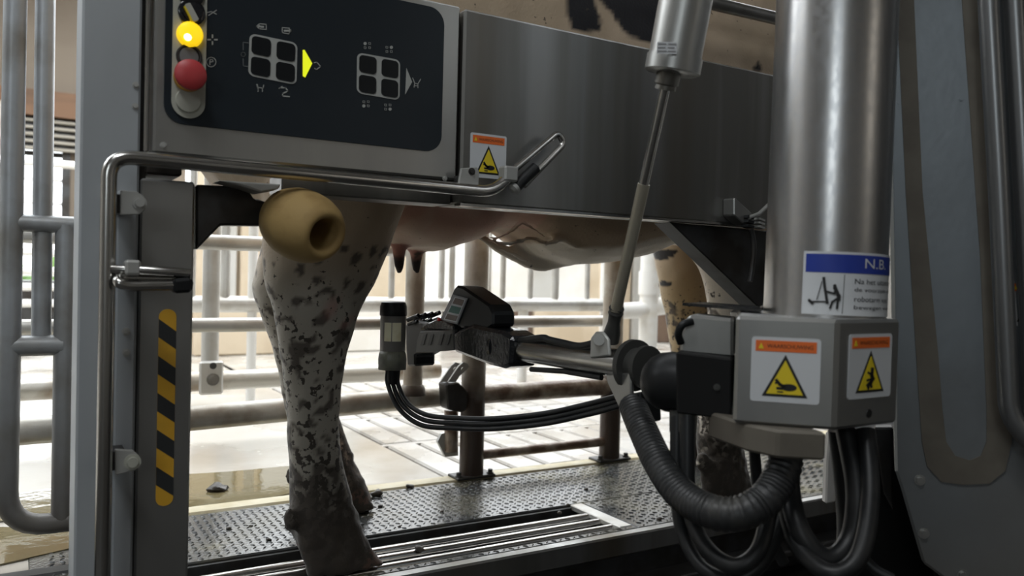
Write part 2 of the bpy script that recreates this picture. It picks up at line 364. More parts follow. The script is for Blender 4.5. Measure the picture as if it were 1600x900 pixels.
B().box(.0, 2.6, 1.36, 1.425, -.115, -.10).build('lower_ledge', darkst, kb, bev=.003)
B().box(.0, 2.6, 1.30, 1.425, -.19, -.17).build('lower_ledge', darkst, kb, bev=.003)
B().box(.0, 2.6, 1.5, 2.0, -.30, -.125).build('platform_core', pitm, kb)
tag(B().box(.10, 4.6, 1.973, 2.032, -.09, .004).build('concrete_curb', curbm, bev=.006), 'yellowish concrete curb behind the mat under the two rusty posts', 'curb')
tag(B().box(-1.4, .12, 1.70, 1.745, -.12, .004).build('rubber_edge', rubber, bev=.006), 'black rubber floor edge at bottom left below the gate', 'edge strip')
def blob(cx, cy, rx, ry, z, n=26, amp=.25, seed=0):
    return [(cx+rx*math.cos(a)*(1+amp*noise.noise((math.cos(a)*1.5+seed, math.sin(a)*1.5, seed))), cy+ry*math.sin(a)*(1+amp*noise.noise((math.cos(a)*1.5+seed, math.sin(a)*1.5, seed))), z) for a in [k*2*math.pi/n for k in range(n)]]
tag(B().prism(blob(.33, 2.21, .50, .165, -.001, 44, .35, seed=3), (0, 0, .003)).build('puddle', water), 'muddy brown puddle on the concrete beyond the mat edge', 'puddle')
tag(B().prism(blob(-.28, 1.92, .40, .16, -.001, seed=8), (0, 0, .003)).build('puddle', water), 'rippled muddy puddle under the left gate', 'puddle')
def clump(px, py, r, label, group='dirt clumps on the wet mat', z=0):
    c = P(px, py, Z=z); b = B(); b.ball((c.x, c.y, z+r*.3), r, r*.8, r*.55, 9, 6)
    for v in b.bm.verts: v.co += V(noise.noise_vector(v.co*60))*r*.45
    for v in b.bm.verts: v.co.z = max(v.co.z, z-.001)
    tag(b.build('manure_clump', manure), label, 'dirt', group)
for px, py, lb in ((357, 827, 'small dark clump on the mat beside the column, left of two'), (392, 822, 'small dark clump on the mat right of its neighbour by the column'), (420, 845, 'small dark clump on the mat just left of the near hind leg'), (595, 792, 'small dark clump on the mat right of the far hind hoof'),
    (624, 823, 'small dark clump at the mat edge above the grate bars'), (875, 803, 'small dark clump at the upper edge of the grate near its end plate'), (888, 790, 'small dark clump touching the corner of the grate end plate'), (916, 765, 'tiny brown clump alone on the mat before the right rusty post'),
    (1030, 812, 'small dark clump on the mat strip right of the end plate'), (690, 800, 'small dark clump in the middle of the mat before the left rusty post')):
    clump(px, py, random.uniform(.004, .008), lb)
clump(588, 775, .016, 'yellowish manure lump on the mat right of the hind legs'); clump(640, 762, .012, 'flat manure lump at the mat edge before the rusty post')
clump(340, 768, .024, 'black clump standing in the brown puddle', None); clump(1003, 706, .02, 'brown manure lump at the foot of the right rusty post', None)
clump(655, 860, .010, 'straw and manure caught on the third grate bar', None, -.002)
# ------------------------------------------------------------------ railings behind the cow
R1 = thing('stall_railing', (1.35, 2.0, 0), 'two thick rust stained posts with cross rails on the concrete curb', 'railing')
pa, pb = P(741, 748, Z=0), P(960, 722, Z=0); YR = 2.0
for c, r in ((pa, .034), (pb, .032)):
    post = pipe('post', galvd, [(c.x, YR, .004), (c.x, YR, 1.5)], r, R1, seg=22)
    B().box(c.x-.06, c.x+.06, YR-.035, YR+.028, .003, .011).build('base_plate', darkst, R1, bev=.002)
    for s in (-1, 1): bolt(R1, (c.x+s*.05, YR-.02, .011), (0, 0, 1), .007, .012, darkst)
z1 = P(850, 610, Y=YR).z; pipe('rail', railrust, [(pa.x, YR, z1), (pb.x, YR, z1)], .027, R1)
z2 = P(850, 700, Y=YR).z; pipe('rail', railrust, [(pa.x, YR, z2), (pb.x, YR, z2)], .014, R1)
R2 = thing('swing_gate', (.6, 2.05, 0), 'grey pipe gate behind the hind legs hinged on the left rusty post', 'gate')
q0, q1 = P(260, 657, Y=1.97), P(712, 617, Y=2.055)
pipe('rail', galvr, [(-.1, 1.955, q0.z), q0, q1], .029, R2, seg=20)
q = P(645, 600, Y=2.03); pipe('upright', galvr, [(q.x, 2.03, q1.z), (q.x, 2.03, .72)], .0265, R2, seg=20)
B().lathe((q.x, 2.03, q1.z+.012), (0, 0, 1), [(0, .036), (.018, .034), (.028, .028)], 20).build('weld_collar', galvd, R2)
pipe('rail', galv, [(-.1, 2.075, P(320, 508, Y=2.075).z), (1.66, 2.09, P(900, 502, Y=2.09).z)], .0175, R2)
pipe('rail', galv, [(-.1, 2.075, P(320, 378, Y=2.075).z), (.95, 2.075, P(320, 378, Y=2.075).z)], .0185, R2)
hg = thing('gate_hinge', (1.05, 2.0, .1), 'steel hinge clamp with two drilled ears on the left rusty post', 'hinge')
AP = Plane((0, 1.96, 0), (0, -1, 0))
B().prism([AP.at(*p) for p in ((697, 600), (716, 597), (732, 612), (730, 640), (722, 645), (700, 640))], (0, .05, 0)).build('clamp', darkst, hg, bev=.004)
for dx, dy in ((0, 0), (-12, 0)):
    ea = B().prism([AP.at(x+dx, y, -.02 if dx else .02) for x, y in ((700, 597), (712, 597), (718, 588), (733, 574), (731, 568), (724, 566), (717, 572))], (0, .006, 0)).build('ear', tabm, hg)
    c = AP.at(724+dx, 577, -.0 if dx else .027); B().lathe(c+V((0, -.002, 0)), (0, 1, 0), [(0, .006), (.004, .006)], 12).build('hole', greyp, hg)
pipe('hinge_pin', railrust, [P(705, 640, Y=2.05), P(705, 705, Y=2.05)], .02, hg)
B().prism([P(x, y, Y=2.05) for x, y in ((684, 690), (690, 678), (700, 675), (716, 690), (716, 712), (696, 714))], (0, .012, 0)).build('foot_lug', tabm, hg)
R3 = thing('rear_railing', (.5, 2.7, 0), 'galvanised post bolted to a thick low rail behind the hind hooves', 'railing')
z = P(328, 597, Y=2.7).z; pipe('rail', galvr, [(-.3, 2.7, z), (1.35, 2.75, z)], .031, R3, seg=18)
x = P(328, 500, Y=2.67).x; pipe('post', galv, [(x, 2.66, z-.02), (x, 2.66, 1.5)], .026, R3, seg=18)
B().box(x-.036, x+.036, 2.628, 2.64, z-.03, z+.075).build('socket_plate', galv, R3, bev=.006)
bolt(R3, (x+.004, 2.628, z+.018), (0, -1, 0), .013, .014); bolt(R3, (x+.004, 2.628, z+.06), (0, -1, 0), .007, .004, darkst)
R4 = thing('barred_fence', (1.7, 3.5, 0), 'pale barred pipe fence in front of the barn partition', 'fence')
pipe('rail', galv, [(.3, 3.5, .415), (2.72, 3.5, .415)], .034, R4); pipe('rail', galv, [(.3, 3.5, 1.5), (2.72, 3.5, 1.5)], .034, R4)
for px in (300, 352, 395, 565, 612, 690, 706, 786, 829, 868, 918):
    x = P(px, 430, Y=3.5).x; pipe('bar', galv, [(x, 3.5, .43), (x, 3.5, 1.5)], .02 if px in (352, 868) else .0145, R4, seg=10)
for px, w in ((950, .04), (395, .02)):
    x = P(px, 430, Y=3.5).x; pipe('post', whitep, [(x, 3.5, 0), (x, 3.5, 1.6)], w, R4)
pipe('leg', whitep, [(P(816, 550, Y=3.5).x, 3.5, 0), (P(816, 550, Y=3.5).x, 3.5, .42)], .026, R4)
R5 = thing('white_post', (3.0, 3.5, 0), 'white plastic post with a brown band behind the actuator rod', 'post')
x = P(1015, 430, Y=3.5).x; pipe('post_tube', whitep, [(x, 3.5, -.01), (x, 3.5, 1.6)], .052, R5, seg=20)
z = P(1015, 438, Y=3.5).z; pipe('collar', whitep, [(x, 3.5, z-.08), (x, 3.5, z+.05)], .06, R5, seg=20); pipe('brown_band', wood, [(x+.03, 3.5, z-.035), (x+.03, 3.5, z+.035)], .058, R5, seg=20)
pipe('side_arm', whitep, [(x, 3.5, .40), (x+.55, 3.5, .45)], .05, R5); pipe('side_arm', whitep, [(x, 3.5, .39), (x-.22, 3.5, .38)], .045, R5)
R6 = thing('timber_post', (2.8, 4.0, 0), 'tan timber post behind the actuator rod left of the white post', 'post')
x = P(972, 450, Y=4).x; B().box(x-.075, x+.075, 4.0, 4.15, -.002, 2.0).build('post_shaft', tan, R6, bev=.01); B().box(x+.09, x+.16, 4.0, 4.1, -.002, 2.0).build('post_batten', greyp, R6, bev=.008)
# left gate of thick pipes
G = thing('pipe_gate', (0, 1.77, .07), 'grey pipe gate with rounded lower corner left of the steel column', 'gate')
gY = 1.77; g = lambda x, y: P(x, y, Y=gY)
zb = g(60, 820).z; xl = g(14, 500).x
pipe('gate_frame', gatep, [(xl+.004, gY, 1.35), (xl, gY, zb), (.22, gY, zb)], .0195, G, bend=.07, seg=18)
zt = g(70, 350).z; pipe('cross_rail', gatep, [(xl, gY, zt), (.2, gY, zt)], .0165, G)
zm = g(60, 540).z; pipe('cross_rail', gatep, [(xl, gY, zm), (g(98, 540).x, gY, zm)], .0195, G)
x = g(66, 300).x; pipe('bar', gatep, [(x+.002, gY+.01, zm), (x, gY+.01, 1.35)], .017, G)
x = g(99, 600).x; pipe('bar', gatep, [(x, gY, zb), (x, gY, zt)], .018, G)
# ------------------------------------------------------------------ the cow
C4 = Plane((0, 1.4, 0), (0, -1, 0))
def leg_rings(rows, Y, n=22):
    out = []
    for y, a, c, hy in rows:
        p, q = P(a, y, Y=Y), P(c, y, Y=Y); z = max((p.z+q.z)/2, .004); cx = (p.x+q.x)/2; hx = (q.x-p.x)/2
        out.append([V((cx+hx*math.copysign(abs(math.cos(t))**.85, math.cos(t)), Y+hy*math.copysign(abs(math.sin(t))**.85, math.sin(t)), z)) for t in [k*2*math.pi/n for k in range(n)]])
    return out
cw = B()
HN, HF, FN, FF = 1.5, 1.85, 1.56, 1.9
cw.loft(leg_rings([(120, 400, 640, .10), (220, 400, 660, .13), (290, 412, 636, .12), (330, 414, 620, .105), (365, 414, 609, .09), (400, 412, 598, .076), (430, 412, 588, .066), (455, 417, 575, .058), (480, 425, 563, .052), (510, 431, 552, .048), (545, 437, 543, .045), (600, 445, 532, .042), (650, 450, 528, .040), (700, 451, 529, .042), (740, 453, 537, .046), (770, 455, 545, .049), (800, 455, 553, .050), (830, 458, 563, .050), (850, 466, 572, .052)], HN))
for s in (-1, 1):
    cw.loft(leg_rings([(825, 462, 560, .024), (850, 468, 573, .027), (872, 474, 586, .029), (888, 478, 598, .030), (899, 482, 604, .028)], HN+s*.027, 16))
    c = P(454, 812, Y=HN+s*.028); cw.ball(c, .014, .013, .022); cw.ball(c+V((-.008, 0, -.012)), .008, .008, .010)
cw.loft(leg_rings([(250, 430, 560, .12), (330, 420, 530, .09), (385, 411, 505, .065), (420, 400, 497, .055), (447, 394, 490, .052), (470, 398, 484, .048), (505, 413, 486, .042), (550, 428, 496, .038), (620, 443, 518, .036), (680, 455, 538, .038), (720, 456, 552, .044), (750, 464, 566, .049), (775, 476, 576, .049)], HF))
for s in (-1, 1):
    cw.loft(leg_rings([(755, 478, 566, .026), (780, 490, 579, .029), (797, 496, 584, .030), (807, 498, 584, .028)], HF+s*.026, 16)); cw.ball(P(456, 745, Y=HF+s*.03), .016, .014, .022)
cw.loft(leg_rings([(200, 1030, 1260, .10), (330, 1040, 1240, .12), (380, 1075, 1215, .10), (420, 1105, 1200, .085), (455, 1115, 1192, .072), (500, 1117, 1184, .06), (560, 1110, 1168, .052), (610, 1102, 1152, .044), (650, 1097, 1146, .042), (680, 1095, 1148, .046), (705, 1097, 1154, .05), (730, 1098, 1160, .05)], FN))
for s in (-1, 1):
    cw.loft(leg_rings([(715, 1098, 1154, .026), (740, 1097, 1165, .03), (760, 1099, 1175, .032), (777, 1101, 1181, .03)], FN+s*.028, 16)); cw.ball(P(1098, 722, Y=FN+s*.03), .02, .016, .026)
cw.loft(leg_rings([(300, 1020, 1150, .10), (370, 1027, 1128, .09), (420, 1033, 1116, .075), (460, 1040, 1112, .065), (490, 1046, 1108, .058), (560, 1055, 1104, .046), (620, 1060, 1100, .042), (670, 1062, 1102, .045), (690, 1064, 1106, .048)], FF))
for s in (-1, 1):
    cw.loft(leg_rings([(680, 1064, 1104, .025), (700, 1063, 1114, .029), (715, 1065, 1121, .03), (722, 1067, 1122, .028)], FF+s*.027, 16)); cw.ball(P(1060, 690, Y=FF+s*.03), .018, .016, .024)
def yz(x, zc, hz, hy, yc=1.665, n=40, e=.8): return [V((x, yc+hy*math.copysign(abs(math.cos(t))**e, math.cos(t)), zc+hz*math.copysign(abs(math.sin(t))**.9, math.sin(t)))) for t in [k*2*math.pi/n for k in range(n)]]
cw.loft([yz(.24, 1.10, .16, .10), yz(.29, 1.06, .28, .20), yz(.38, 1.03, .36, .27), yz(.52, 1.03, .385, .28), yz(.68, 1.06, .365, .285), yz(.84, 1.06, .375, .285), yz(.98, 1.05, .375, .29), yz(1.08, 1.02, .40, .29), yz(1.16, 1.015, .415, .29), yz(1.28, 1.02, .41, .29), yz(1.38, 1.03, .40, .29), yz(1.48, 1.04, .375, .285), yz(1.58, 1.05, .385, .28), yz(1.70, 1.05, .42, .27), yz(1.82, 1.06, .44, .22), yz(1.94, 1.09, .40, .18), yz(2.06, 1.15, .29, .14), yz(2.22, 1.24, .19, .11), yz(2.32, 1.27, .15, .095)])
# neck and head, turned forward beyond the machine housing
cw.loft([yz(2.2, 1.25, .17, .10), yz(2.34, 1.24, .15, .10), yz(2.44, 1.20, .135, .095), yz(2.56, 1.13, .115, .08), yz(2.68, 1.06, .09, .065), yz(2.76, 1.03, .08, .068), yz(2.80, 1.02, .06, .055)])
for s in (-1, 1):
    cw.loft([[V((2.33+.03*math.cos(t), 1.665+s*yy, zz+hh*math.sin(t))) for t in [k*.785 for k in range(8)]] for yy, zz, hh in ((.08, 1.33, .025), (.13, 1.335, .04), (.19, 1.32, .035), (.23, 1.30, .01))])
    cw.ball((2.47, 1.665+s*.082, 1.23), .02)
cw.tube(spline([(.27, 1.665, 1.36), (.20, 1.665, 1.30), (.17, 1.665, 1.1), (.17, 1.665, .75)], 6), .022, 10)
# udder, teats, belly folds
cw.loft([yz(.58, .80, .07, .10), yz(.62, .78, .125, .16), yz(.70, .775, .145, .19), yz(.80, .77, .148, .19), (yz(.89, .775, .125, .17)), yz(.96, .79, .10, .12), yz(1.0, .80, .06, .06)])
TE = []
for px, py, Y in ((624, 428, 1.63), (651, 429, 1.70)):
    t = P(px, py, Y=Y); a = V((t.x-.004, Y, t.z+.085)); cw.tube([a, a.lerp(t, .4), a.lerp(t, .7), a.lerp(t, .92), t], .012, 12, rf=lambda s: (.022, .015, .0125, .011, .007)[round(s*4)]); TE.append((t.copy(), a))
for pts, r, Y in (([(745, 368), (775, 385), (805, 400), (840, 414), (870, 410), (900, 405), (960, 402), (1010, 385)], .017, 1.70), ([(752, 372), (790, 381), (830, 372), (852, 381), (880, 375), (905, 386), (960, 384), (1005, 376)], .008, 1.53),
                  ([(748, 366), (775, 372), (800, 360), (815, 348), (840, 362), (858, 378)], .007, 1.51), ([(770, 384), (800, 396), (815, 404), (835, 412)], .007, 1.58)):
    cw.tube(spline([P(a, c, Y=Y) for a, c in pts], 5), r, 8, rf=lambda q, r=r: r*(.35+.65*math.sin(math.pi*min(1, max(0, q)))**.5))
bmesh.ops.recalc_face_normals(cw.bm, faces=cw.bm.faces[:])
tm = bpy.data.meshes.new('cow'); cw.bm.to_mesh(tm); cw.bm.free()
to = bpy.data.objects.new('cow', tm); COL.objects.link(to)
md = to.modifiers.new('r', 'REMESH'); md.mode = 'VOXEL'; md.voxel_size = .0075
md = to.modifiers.new('s', 'SMOOTH'); md.factor = .5; md.iterations = 7
cm = bpy.data.meshes.new_from_object(to.evaluated_get(bpy.context.evaluated_depsgraph_get())); bpy.data.objects.remove(to)
def inpoly(x, y, pl):
    r = False
    for i in range(len(pl)):
        (a, b), (c, d) = pl[i-1], pl[i]
        if (b > y) != (d > y) and x < (c-a)*(y-b)/(d-b)+a: r = not r
    return r
def toxz(pl): return [(p.x, p.z) for p in (C4.at(*q) for q in pl)]
PATCH = [toxz([(876, -160), (876, 20), (881, 46), (905, 55), (926, 54), (930, 32), (915, -10), (900, -160)]), toxz([(925, -160), (928, 0), (948, 26), (965, 54), (985, 66), (1026, 76), (1034, 60), (1040, -160)]), toxz([(1166, 112), (1176, 94), (1184, 112)])]
pA, pB = P(1030, 398, Y=FF), P(1050, 482, Y=FF)
ca = cm.color_attributes.new('coat', 'FLOAT_COLOR', 'POINT')
def lerp3(a, b, t): t = max(0, min(1, t)); return tuple(a[i]*(1-t)+b[i]*t for i in range(3))
def sstep(a, b, x): t = max(0, min(1, (x-a)/(b-a))); return t*t*(3-2*t)
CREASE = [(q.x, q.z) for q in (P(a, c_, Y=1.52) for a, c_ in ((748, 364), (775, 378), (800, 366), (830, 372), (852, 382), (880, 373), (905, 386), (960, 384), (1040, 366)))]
NRM = [v.normal.copy() for v in cm.vertices]
for i, v in enumerate(cm.vertices):
    p = v.co.copy(); n1 = noise.noise(p*7); n2 = noise.noise(p*22+V((3, 1, 7))); n3 = noise.noise(p*55+V((9, 2, 1))); n4 = noise.noise(p*38+V((1, 8, 5)))
    v.co = p+NRM[i]*(n2*.0022+n4*.0012*(1 if p.z < .55 else .4)+(n3*.004 if p.z < .14 else 0))
    c = lerp3((.46, .36, .25), (.38, .285, .19), sstep(-.3, .4, n1+.4*n2))
    if p.x < .66 or p.x > 1.52:
        if p.z < .66: c = lerp3(c, (.36, .33, .28) if p.x < .8 else (.44, .33, .19), sstep(.66, .5, p.z))
    if .56 < p.x < 1.02 and p.z < .80 and abs(p.y-1.665) < .22 and not (p.y < 1.56 and p.x < .64):
        c = lerp3((.60, .36, .27), (.70, .56, .43), sstep(.69, .63, p.z+.03*n1)*.7+.3*sstep(0, .3, n2))
        for t, a in TE:
            if (V((p.x, p.y))-V((t.x, t.y))).length < .024 and p.z < a.z-.02:
                c = lerp3(lerp3(c, (.36, .12, .10), .8), (.022, .016, .015), sstep(t.z+.045, t.z+.03, p.z+.006*n3))
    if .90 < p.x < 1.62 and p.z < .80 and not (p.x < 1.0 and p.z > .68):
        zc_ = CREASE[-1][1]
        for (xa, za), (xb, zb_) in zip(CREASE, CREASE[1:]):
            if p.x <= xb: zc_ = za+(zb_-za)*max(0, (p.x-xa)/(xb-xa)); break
        c = lerp3(lerp3(c, (.48, .355, .235), .7), (.74, .67, .57), sstep(zc_+.004, zc_-.010, p.z+.004*n3))  # pale fold: beige coat with light from behind put into the colour
    if p.z > .92 and p.z < 1.5: c = lerp3(c, (.60, .47, .34), .75*sstep(-.2, .4, n1+.3*n2)+.2)
    if p.y < 1.66 and p.z > .95: c = lerp3(c, (.014, .014, .017), sum(any(inpoly(p.x+.006*n3+a_, p.z+.008*n2+b__, q) for q in PATCH) for a_, b__ in ((0, 0), (.003, .002), (-.003, .002), (.002, -.003), (-.002, -.003)))/5)
    if p.z > .95 and p.y >= 1.66 and noise.noise(p*2.2+V((4, 0, 2))) > .08: c = (.014, .014, .017)
    if p.x > 2.1 and noise.noise(p*3) > -.1: c = (.014, .014, .017)
    if p.y > 1.8 and p.x > 1.64 and p.z < .66 and p.z > .45:
        if p.x < 1.685+.02*math.sin(p.z*60)-.25*(.56-p.z)*(1 if p.z < .56 else -.3) and noise.noise(p*9) > -.25: c = (.02, .018, .018)
    if p.z < .62 and p.x < .8 or (p.z < .5 and p.x > 1.5):
        f = p.z; den = .16-.36*sstep(.40, .06, f)-(.06 if p.x > 1.5 else 0)+(.06 if f > .5 else 0)
        m = sstep(den, den+.10, n4*.35+n2*.25+n3*.75); c = lerp3(c, (.075, .062, .05), m*.92)
        c = lerp3(c, (.046, .035, .026), sstep(.25, .07, f+.05*n2)*.95)
        if .46 < p.x < .56 and .44 < f < .56 and p.y < 1.5: c = lerp3(c, (.42, .17, .15), max(0, 1-((p.x-.51)**2+(f-.50)**2)/.0016)*.6*sstep(-.2, .3, n2))
        if f < .06 and n1 > .1: c = lerp3(c, (.16, .085, .06), .5)
    dm = 0.0
    if p.x < .82 or p.x > 1.5: dm = .5*sstep(.64, .45, p.z)+.35*sstep(.35, .12, p.z)
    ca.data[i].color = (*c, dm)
m = bpy.data.materials.new('cow_coat'); m.use_nodes = True; nt = m.node_tree; b = nt.nodes['Principled BSDF']; b.inputs['Roughness'].default_value = .75
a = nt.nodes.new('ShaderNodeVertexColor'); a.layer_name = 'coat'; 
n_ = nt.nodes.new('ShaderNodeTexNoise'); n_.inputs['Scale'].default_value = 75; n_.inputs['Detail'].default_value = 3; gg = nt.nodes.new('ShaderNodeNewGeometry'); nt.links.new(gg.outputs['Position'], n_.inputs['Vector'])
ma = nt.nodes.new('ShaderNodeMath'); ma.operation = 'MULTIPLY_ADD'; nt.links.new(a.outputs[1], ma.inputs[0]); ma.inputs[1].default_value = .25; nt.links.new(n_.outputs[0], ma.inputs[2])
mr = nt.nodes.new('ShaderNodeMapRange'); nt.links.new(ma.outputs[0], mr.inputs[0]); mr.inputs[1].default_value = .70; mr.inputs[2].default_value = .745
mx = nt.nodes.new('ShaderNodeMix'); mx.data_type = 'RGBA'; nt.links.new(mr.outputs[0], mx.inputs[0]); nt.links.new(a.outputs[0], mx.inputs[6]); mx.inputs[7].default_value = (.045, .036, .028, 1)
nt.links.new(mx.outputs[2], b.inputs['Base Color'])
b.inputs['Sheen Weight'].default_value = .25; b.inputs['Sheen Roughness'].default_value = .4
n = nt.nodes.new('ShaderNodeTexNoise'); n.inputs['Scale'].default_value = 160; g_ = nt.nodes.new('ShaderNodeNewGeometry'); nt.links.new(g_.outputs['Position'], n.inputs['Vector'])
bp = nt.nodes.new('ShaderNodeBump'); bp.inputs['Strength'].default_value = .35; bp.inputs['Distance'].default_value = .003; nt.links.new(n.outputs[0], bp.inputs['Height']); nt.links.new(bp.outputs[0], b.inputs['Normal'])
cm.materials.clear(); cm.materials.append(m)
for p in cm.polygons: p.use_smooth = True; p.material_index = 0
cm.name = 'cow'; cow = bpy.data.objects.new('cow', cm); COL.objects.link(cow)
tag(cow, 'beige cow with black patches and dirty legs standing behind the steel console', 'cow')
# ------------------------------------------------------------------ control cabinet
YC = 1.18; K = Plane((0, YC, 0), (0, -1, 0)); k = lambda x, y: K.at(x, y)
CB = thing('control_cabinet', (.38, YC+.04, .727), 'steel control cabinet with black button panel above the cow leg', 'cabinet')
X0, X1, ZB, ZT = .150, .604, .7265, 1.006
B().box(X0, X1, YC, YC+.09, ZB, ZT).build('housing', steel, CB, bev=.003)
F = Frame((0, YC, 0), (1, 0, 0), (0, 0, 1))
cut(F, rrect(.162, .768, .574, .995, .026, 7), .0002, .003, 'black_panel', glass, CB)
F3 = Frame((0, YC-.003, 0), (1, 0, 0), (0, 0, 1))
def kx(p): q = K.at(*p, .003); return (q.x, q.z)
c0 = kx((294, 165)); sw = .0215
sp = [(c0[0]-sw+2*sw*0, .985), ] ; n = 14
strip = [(c0[0]+sw, .988), (c0[0]-sw, .988)]+[(c0[0]-sw*math.cos(math.pi*i/n), c0[1]+.004-sw*math.sin(math.pi*i/n)) for i in range(n+1)]
SR = cut(F3, strip, .0001, .0025, 'button_strip', ivory, CB)
def btn(px, prof, m, name): c = K.at(*px, .0055); return B().lathe(c, (0, -1, 0), prof, 24).build(name, m, CB)
b0 = btn((299, 20), [(0, .0175), (.004, .0175), (.005, .016), (.005, .013), (.008, .0125), (.008, .004)], blackg, 'selector_switch')
c = K.at(299, 20, .0135); fs = Frame(c, (math.cos(1.05), 0, -math.sin(1.05)), (math.sin(1.05), 0, math.cos(1.05)))
cut(fs, rrect(-.012, -.004, .012, .004, .002), -.004, .004, 'pointer', ivory, b0); cut(fs, [(-.010, -.0062), (.011, -.0062), (.011, -.004), (-.010, -.004)], -.004, .0042, 'pointer_mark', yellow, b0)
btn((298, -8), [(0, .0165), (.004, .0165), (.006, .012), (.006, .004)], black, 'upper_button')
btn((297, 36), [(0, .010), (.0015, .010), (.0015, .003)], yellow, 'reflector')
b1 = btn((296, 55), [(0, .0168), (.008, .0165), (.011, .0145), (.013, .009), (.0135, .003)], yellowlamp, 'yellow_lamp')
B().lathe(K.at(293.5, 58, .0185), (0, -1, 0), [(0, .005), (.0012, .004), (.0014, .002)], 14).build('lamp_core', yellowcore, b1)
b2 = btn((295, 89), [(0, .0165), (.004, .0165), (.005, .0155), (.005, .0135), (.003, .0130), (.003, .003)], darkst, 'grey_button'); B().lathe(K.at(295, 89, .0085), (0, -1, 0), [(0, .0128), (.002, .012), (.002, .003)], 20).build('button_cap', greybtn, b2)
b3 = btn((294, 122), [(0, .019), (.010, .019), (.011, .016), (.011, .004)], amber, 'emergency_stop')
B().lathe(K.at(294, 121, .0165), (0, -1, 0), [(0, .009), (.010, .010), (.012, .018), (.018, .0205), (.023, .0195), (.026, .015), (.0275, .006)], 28).build('red_mushroom', red, b3)
b4 = btn((294, 157), [(0, .0165), (.002, .0165), (.003, .0155), (.003, .004)], ivory, 'blank_cover')
def pxmap(off):
    return lambda x, y, h=0: K.at(x, y, off+h)
M3 = pxmap(.003)
# print: frames, keys and pictograms (flat print traced on the panel face)
def quadmap(c, nm):                                  # unit square -> panel quad
    tl, tr, br, bl = [V((*kx(q), 0)) for q in c]
    def f(s, t, h=0):
        q = (bl*(1-s)+br*s)*(1-t)+(tl*(1-s)+tr*s)*t; return V((q.x, YC-.003-h, q.y))
    return f
for cn in (((390, 52), (464.5, 67.5), (463, 133), (387.5, 118)), ((558, 82), (625, 94), (624, 157), (557, 145.5))):
    f = quadmap(cn, ''); fr = cut(f, rrect(0, 0, 1, 1, .13), .0001, .0009, 'key_frame', greyprint, CB)
    for s, t in ((.045, .045), (.56, .045), (.045, .53), (.56, .53)):
        cut(f, rrect(s, t, s+.395, t+.425, .09), .0009, .0018, 'key', keym, fr)
cut(M3, [(473, 78), (476, 78), (488, 99), (477, 121), (473, 119)], .0001, .0012, 'lit_arrow', limelit, CB)
cut(M3, [(635, 106), (644, 128), (633, 148)], .0001, .0010, 'unlit_arrow', greyprint, CB)
ic = B(); S = lambda pts, w=1.3, cl=False: stroke(ic, M3, pts, w, .0006, cl); Dd = lambda x, y, r: disc(ic, M3, x, y, r, .0006, 10)
S([(405, 41), (405, 37), (416, 38), (416, 46), (406, 45)]); S([(402, 41), (411, 42)], 3); S([(404, 38), (401, 41), (404, 44)])
S([(452, 50), (452, 53), (441, 51), (441, 43), (452, 44)]); S([(445, 48), (454, 48)], 3); S([(452, 45), (455, 48), (452, 51)])
S([(401, 132), (404, 142), (402, 132)]); S([(402, 136), (411, 138), (412, 133)]); S([(404, 138), (403, 143)]); S([(410, 138), (410, 143)])
S([(438, 137), (446, 137), (450, 142), (442, 146), (441, 150), (452, 151)], 1.8); S([(436, 138), (441, 135)])
S([(491, 98), (495, 97), (501, 104), (494, 109), (492, 107)], 1.5)
for x, y, k2 in ((574, 71, 0), (608, 77, 1), (572, 162, 2), (606, 167, 3)):
    for q in range(4):
        xx, yy = x+(-3.5 if q in (0, 2) else 3.5), y+(-3 if q < 2 else 3.5)
        if q == k2: Dd(xx, yy, 2.6)
        else: S([(xx-1.6, yy-1.6), (xx+1.6, yy-1.2), (xx+1.4, yy+1.6), (xx-1.6, yy+1.2)], .8, True)
S([(645, 122), (648, 130), (647, 136)]); S([(657, 124), (653, 131), (653, 137)]); S([(648, 130), (653, 131)]); S([(648, 134), (653, 134)])
for a in range(4): 
    u, v = [(0, -1), (1, 0), (0, 1), (-1, 0)][a]; S([(332+u*3.5, 62+v*3.5), (332+u*7, 62+v*7)], 2.2)
S([(330+7.5*math.cos(a*.5236), 97+7.5*math.sin(a*.5236)) for a in range(12)], 1.2, True); S([(328, 101), (328, 93), (332, 93), (333, 96), (328, 97)], 1.2)
S([(322, 20), (330, 18), (338, 22)]); S([(326, 24), (338, 16)])
ic.build('pictograms', greyprint, CB, kind='stuff')
ic = B(); S([(388, 67), (380, 66), (380, 78)]); S([(380, 92), (380, 103), (387, 104)]); S([(380+3.5*math.cos(a*.785), 85+3.5*math.sin(a*.785)) for a in range(8)], 1.0, True)
ic.build('dim_pictograms', dimprint, CB, kind='stuff')
for px in ((255, 227), (695, 279)): bolt(CB, k(*px), (0, -1, 0), .003, .003, tabm, 'screw')
# right hand cover, one long steel panel
SP = thing('side_cover', (.97, YC+.05, .688), 'long stained stainless steel cover right of the control cabinet', 'cover')
B().box(.6115, 1.345, YC, YC+.09, .6885, 1.005).build('cover_panel', steel_dirty, SP, bev=.004)
B().box(.6115, 1.345, YC-.002, YC+.02, .6855, .6900).build('bottom_lip', bright, SP)
B().box(.33, .6105, YC+.03, YC+.10, .689, .716).build('lower_rail', steel_dirty, SP, bev=.002)
GP = Plane((0, YC+.02, 0), (0, -1, 0))
gs = B(); gs.two([GP.at(*p) for p in ((1047, 347), (1215, 362), (1215, 520), (1192, 487))], [GP.at(*p)+V((0, .05, 0)) for p in ((1047, 347), (1215, 362), (1215, 520), (1192, 487))])
gs.build('gusset', darkst, SP, bev=.002)
tl, tr, bl = k(735, 209), k(798, 216), k(734, 276)
warning(SP, Frame((tl.x, YC, bl.z), (1, 0, 0), (0, 0, 1)), .0685, .0725)
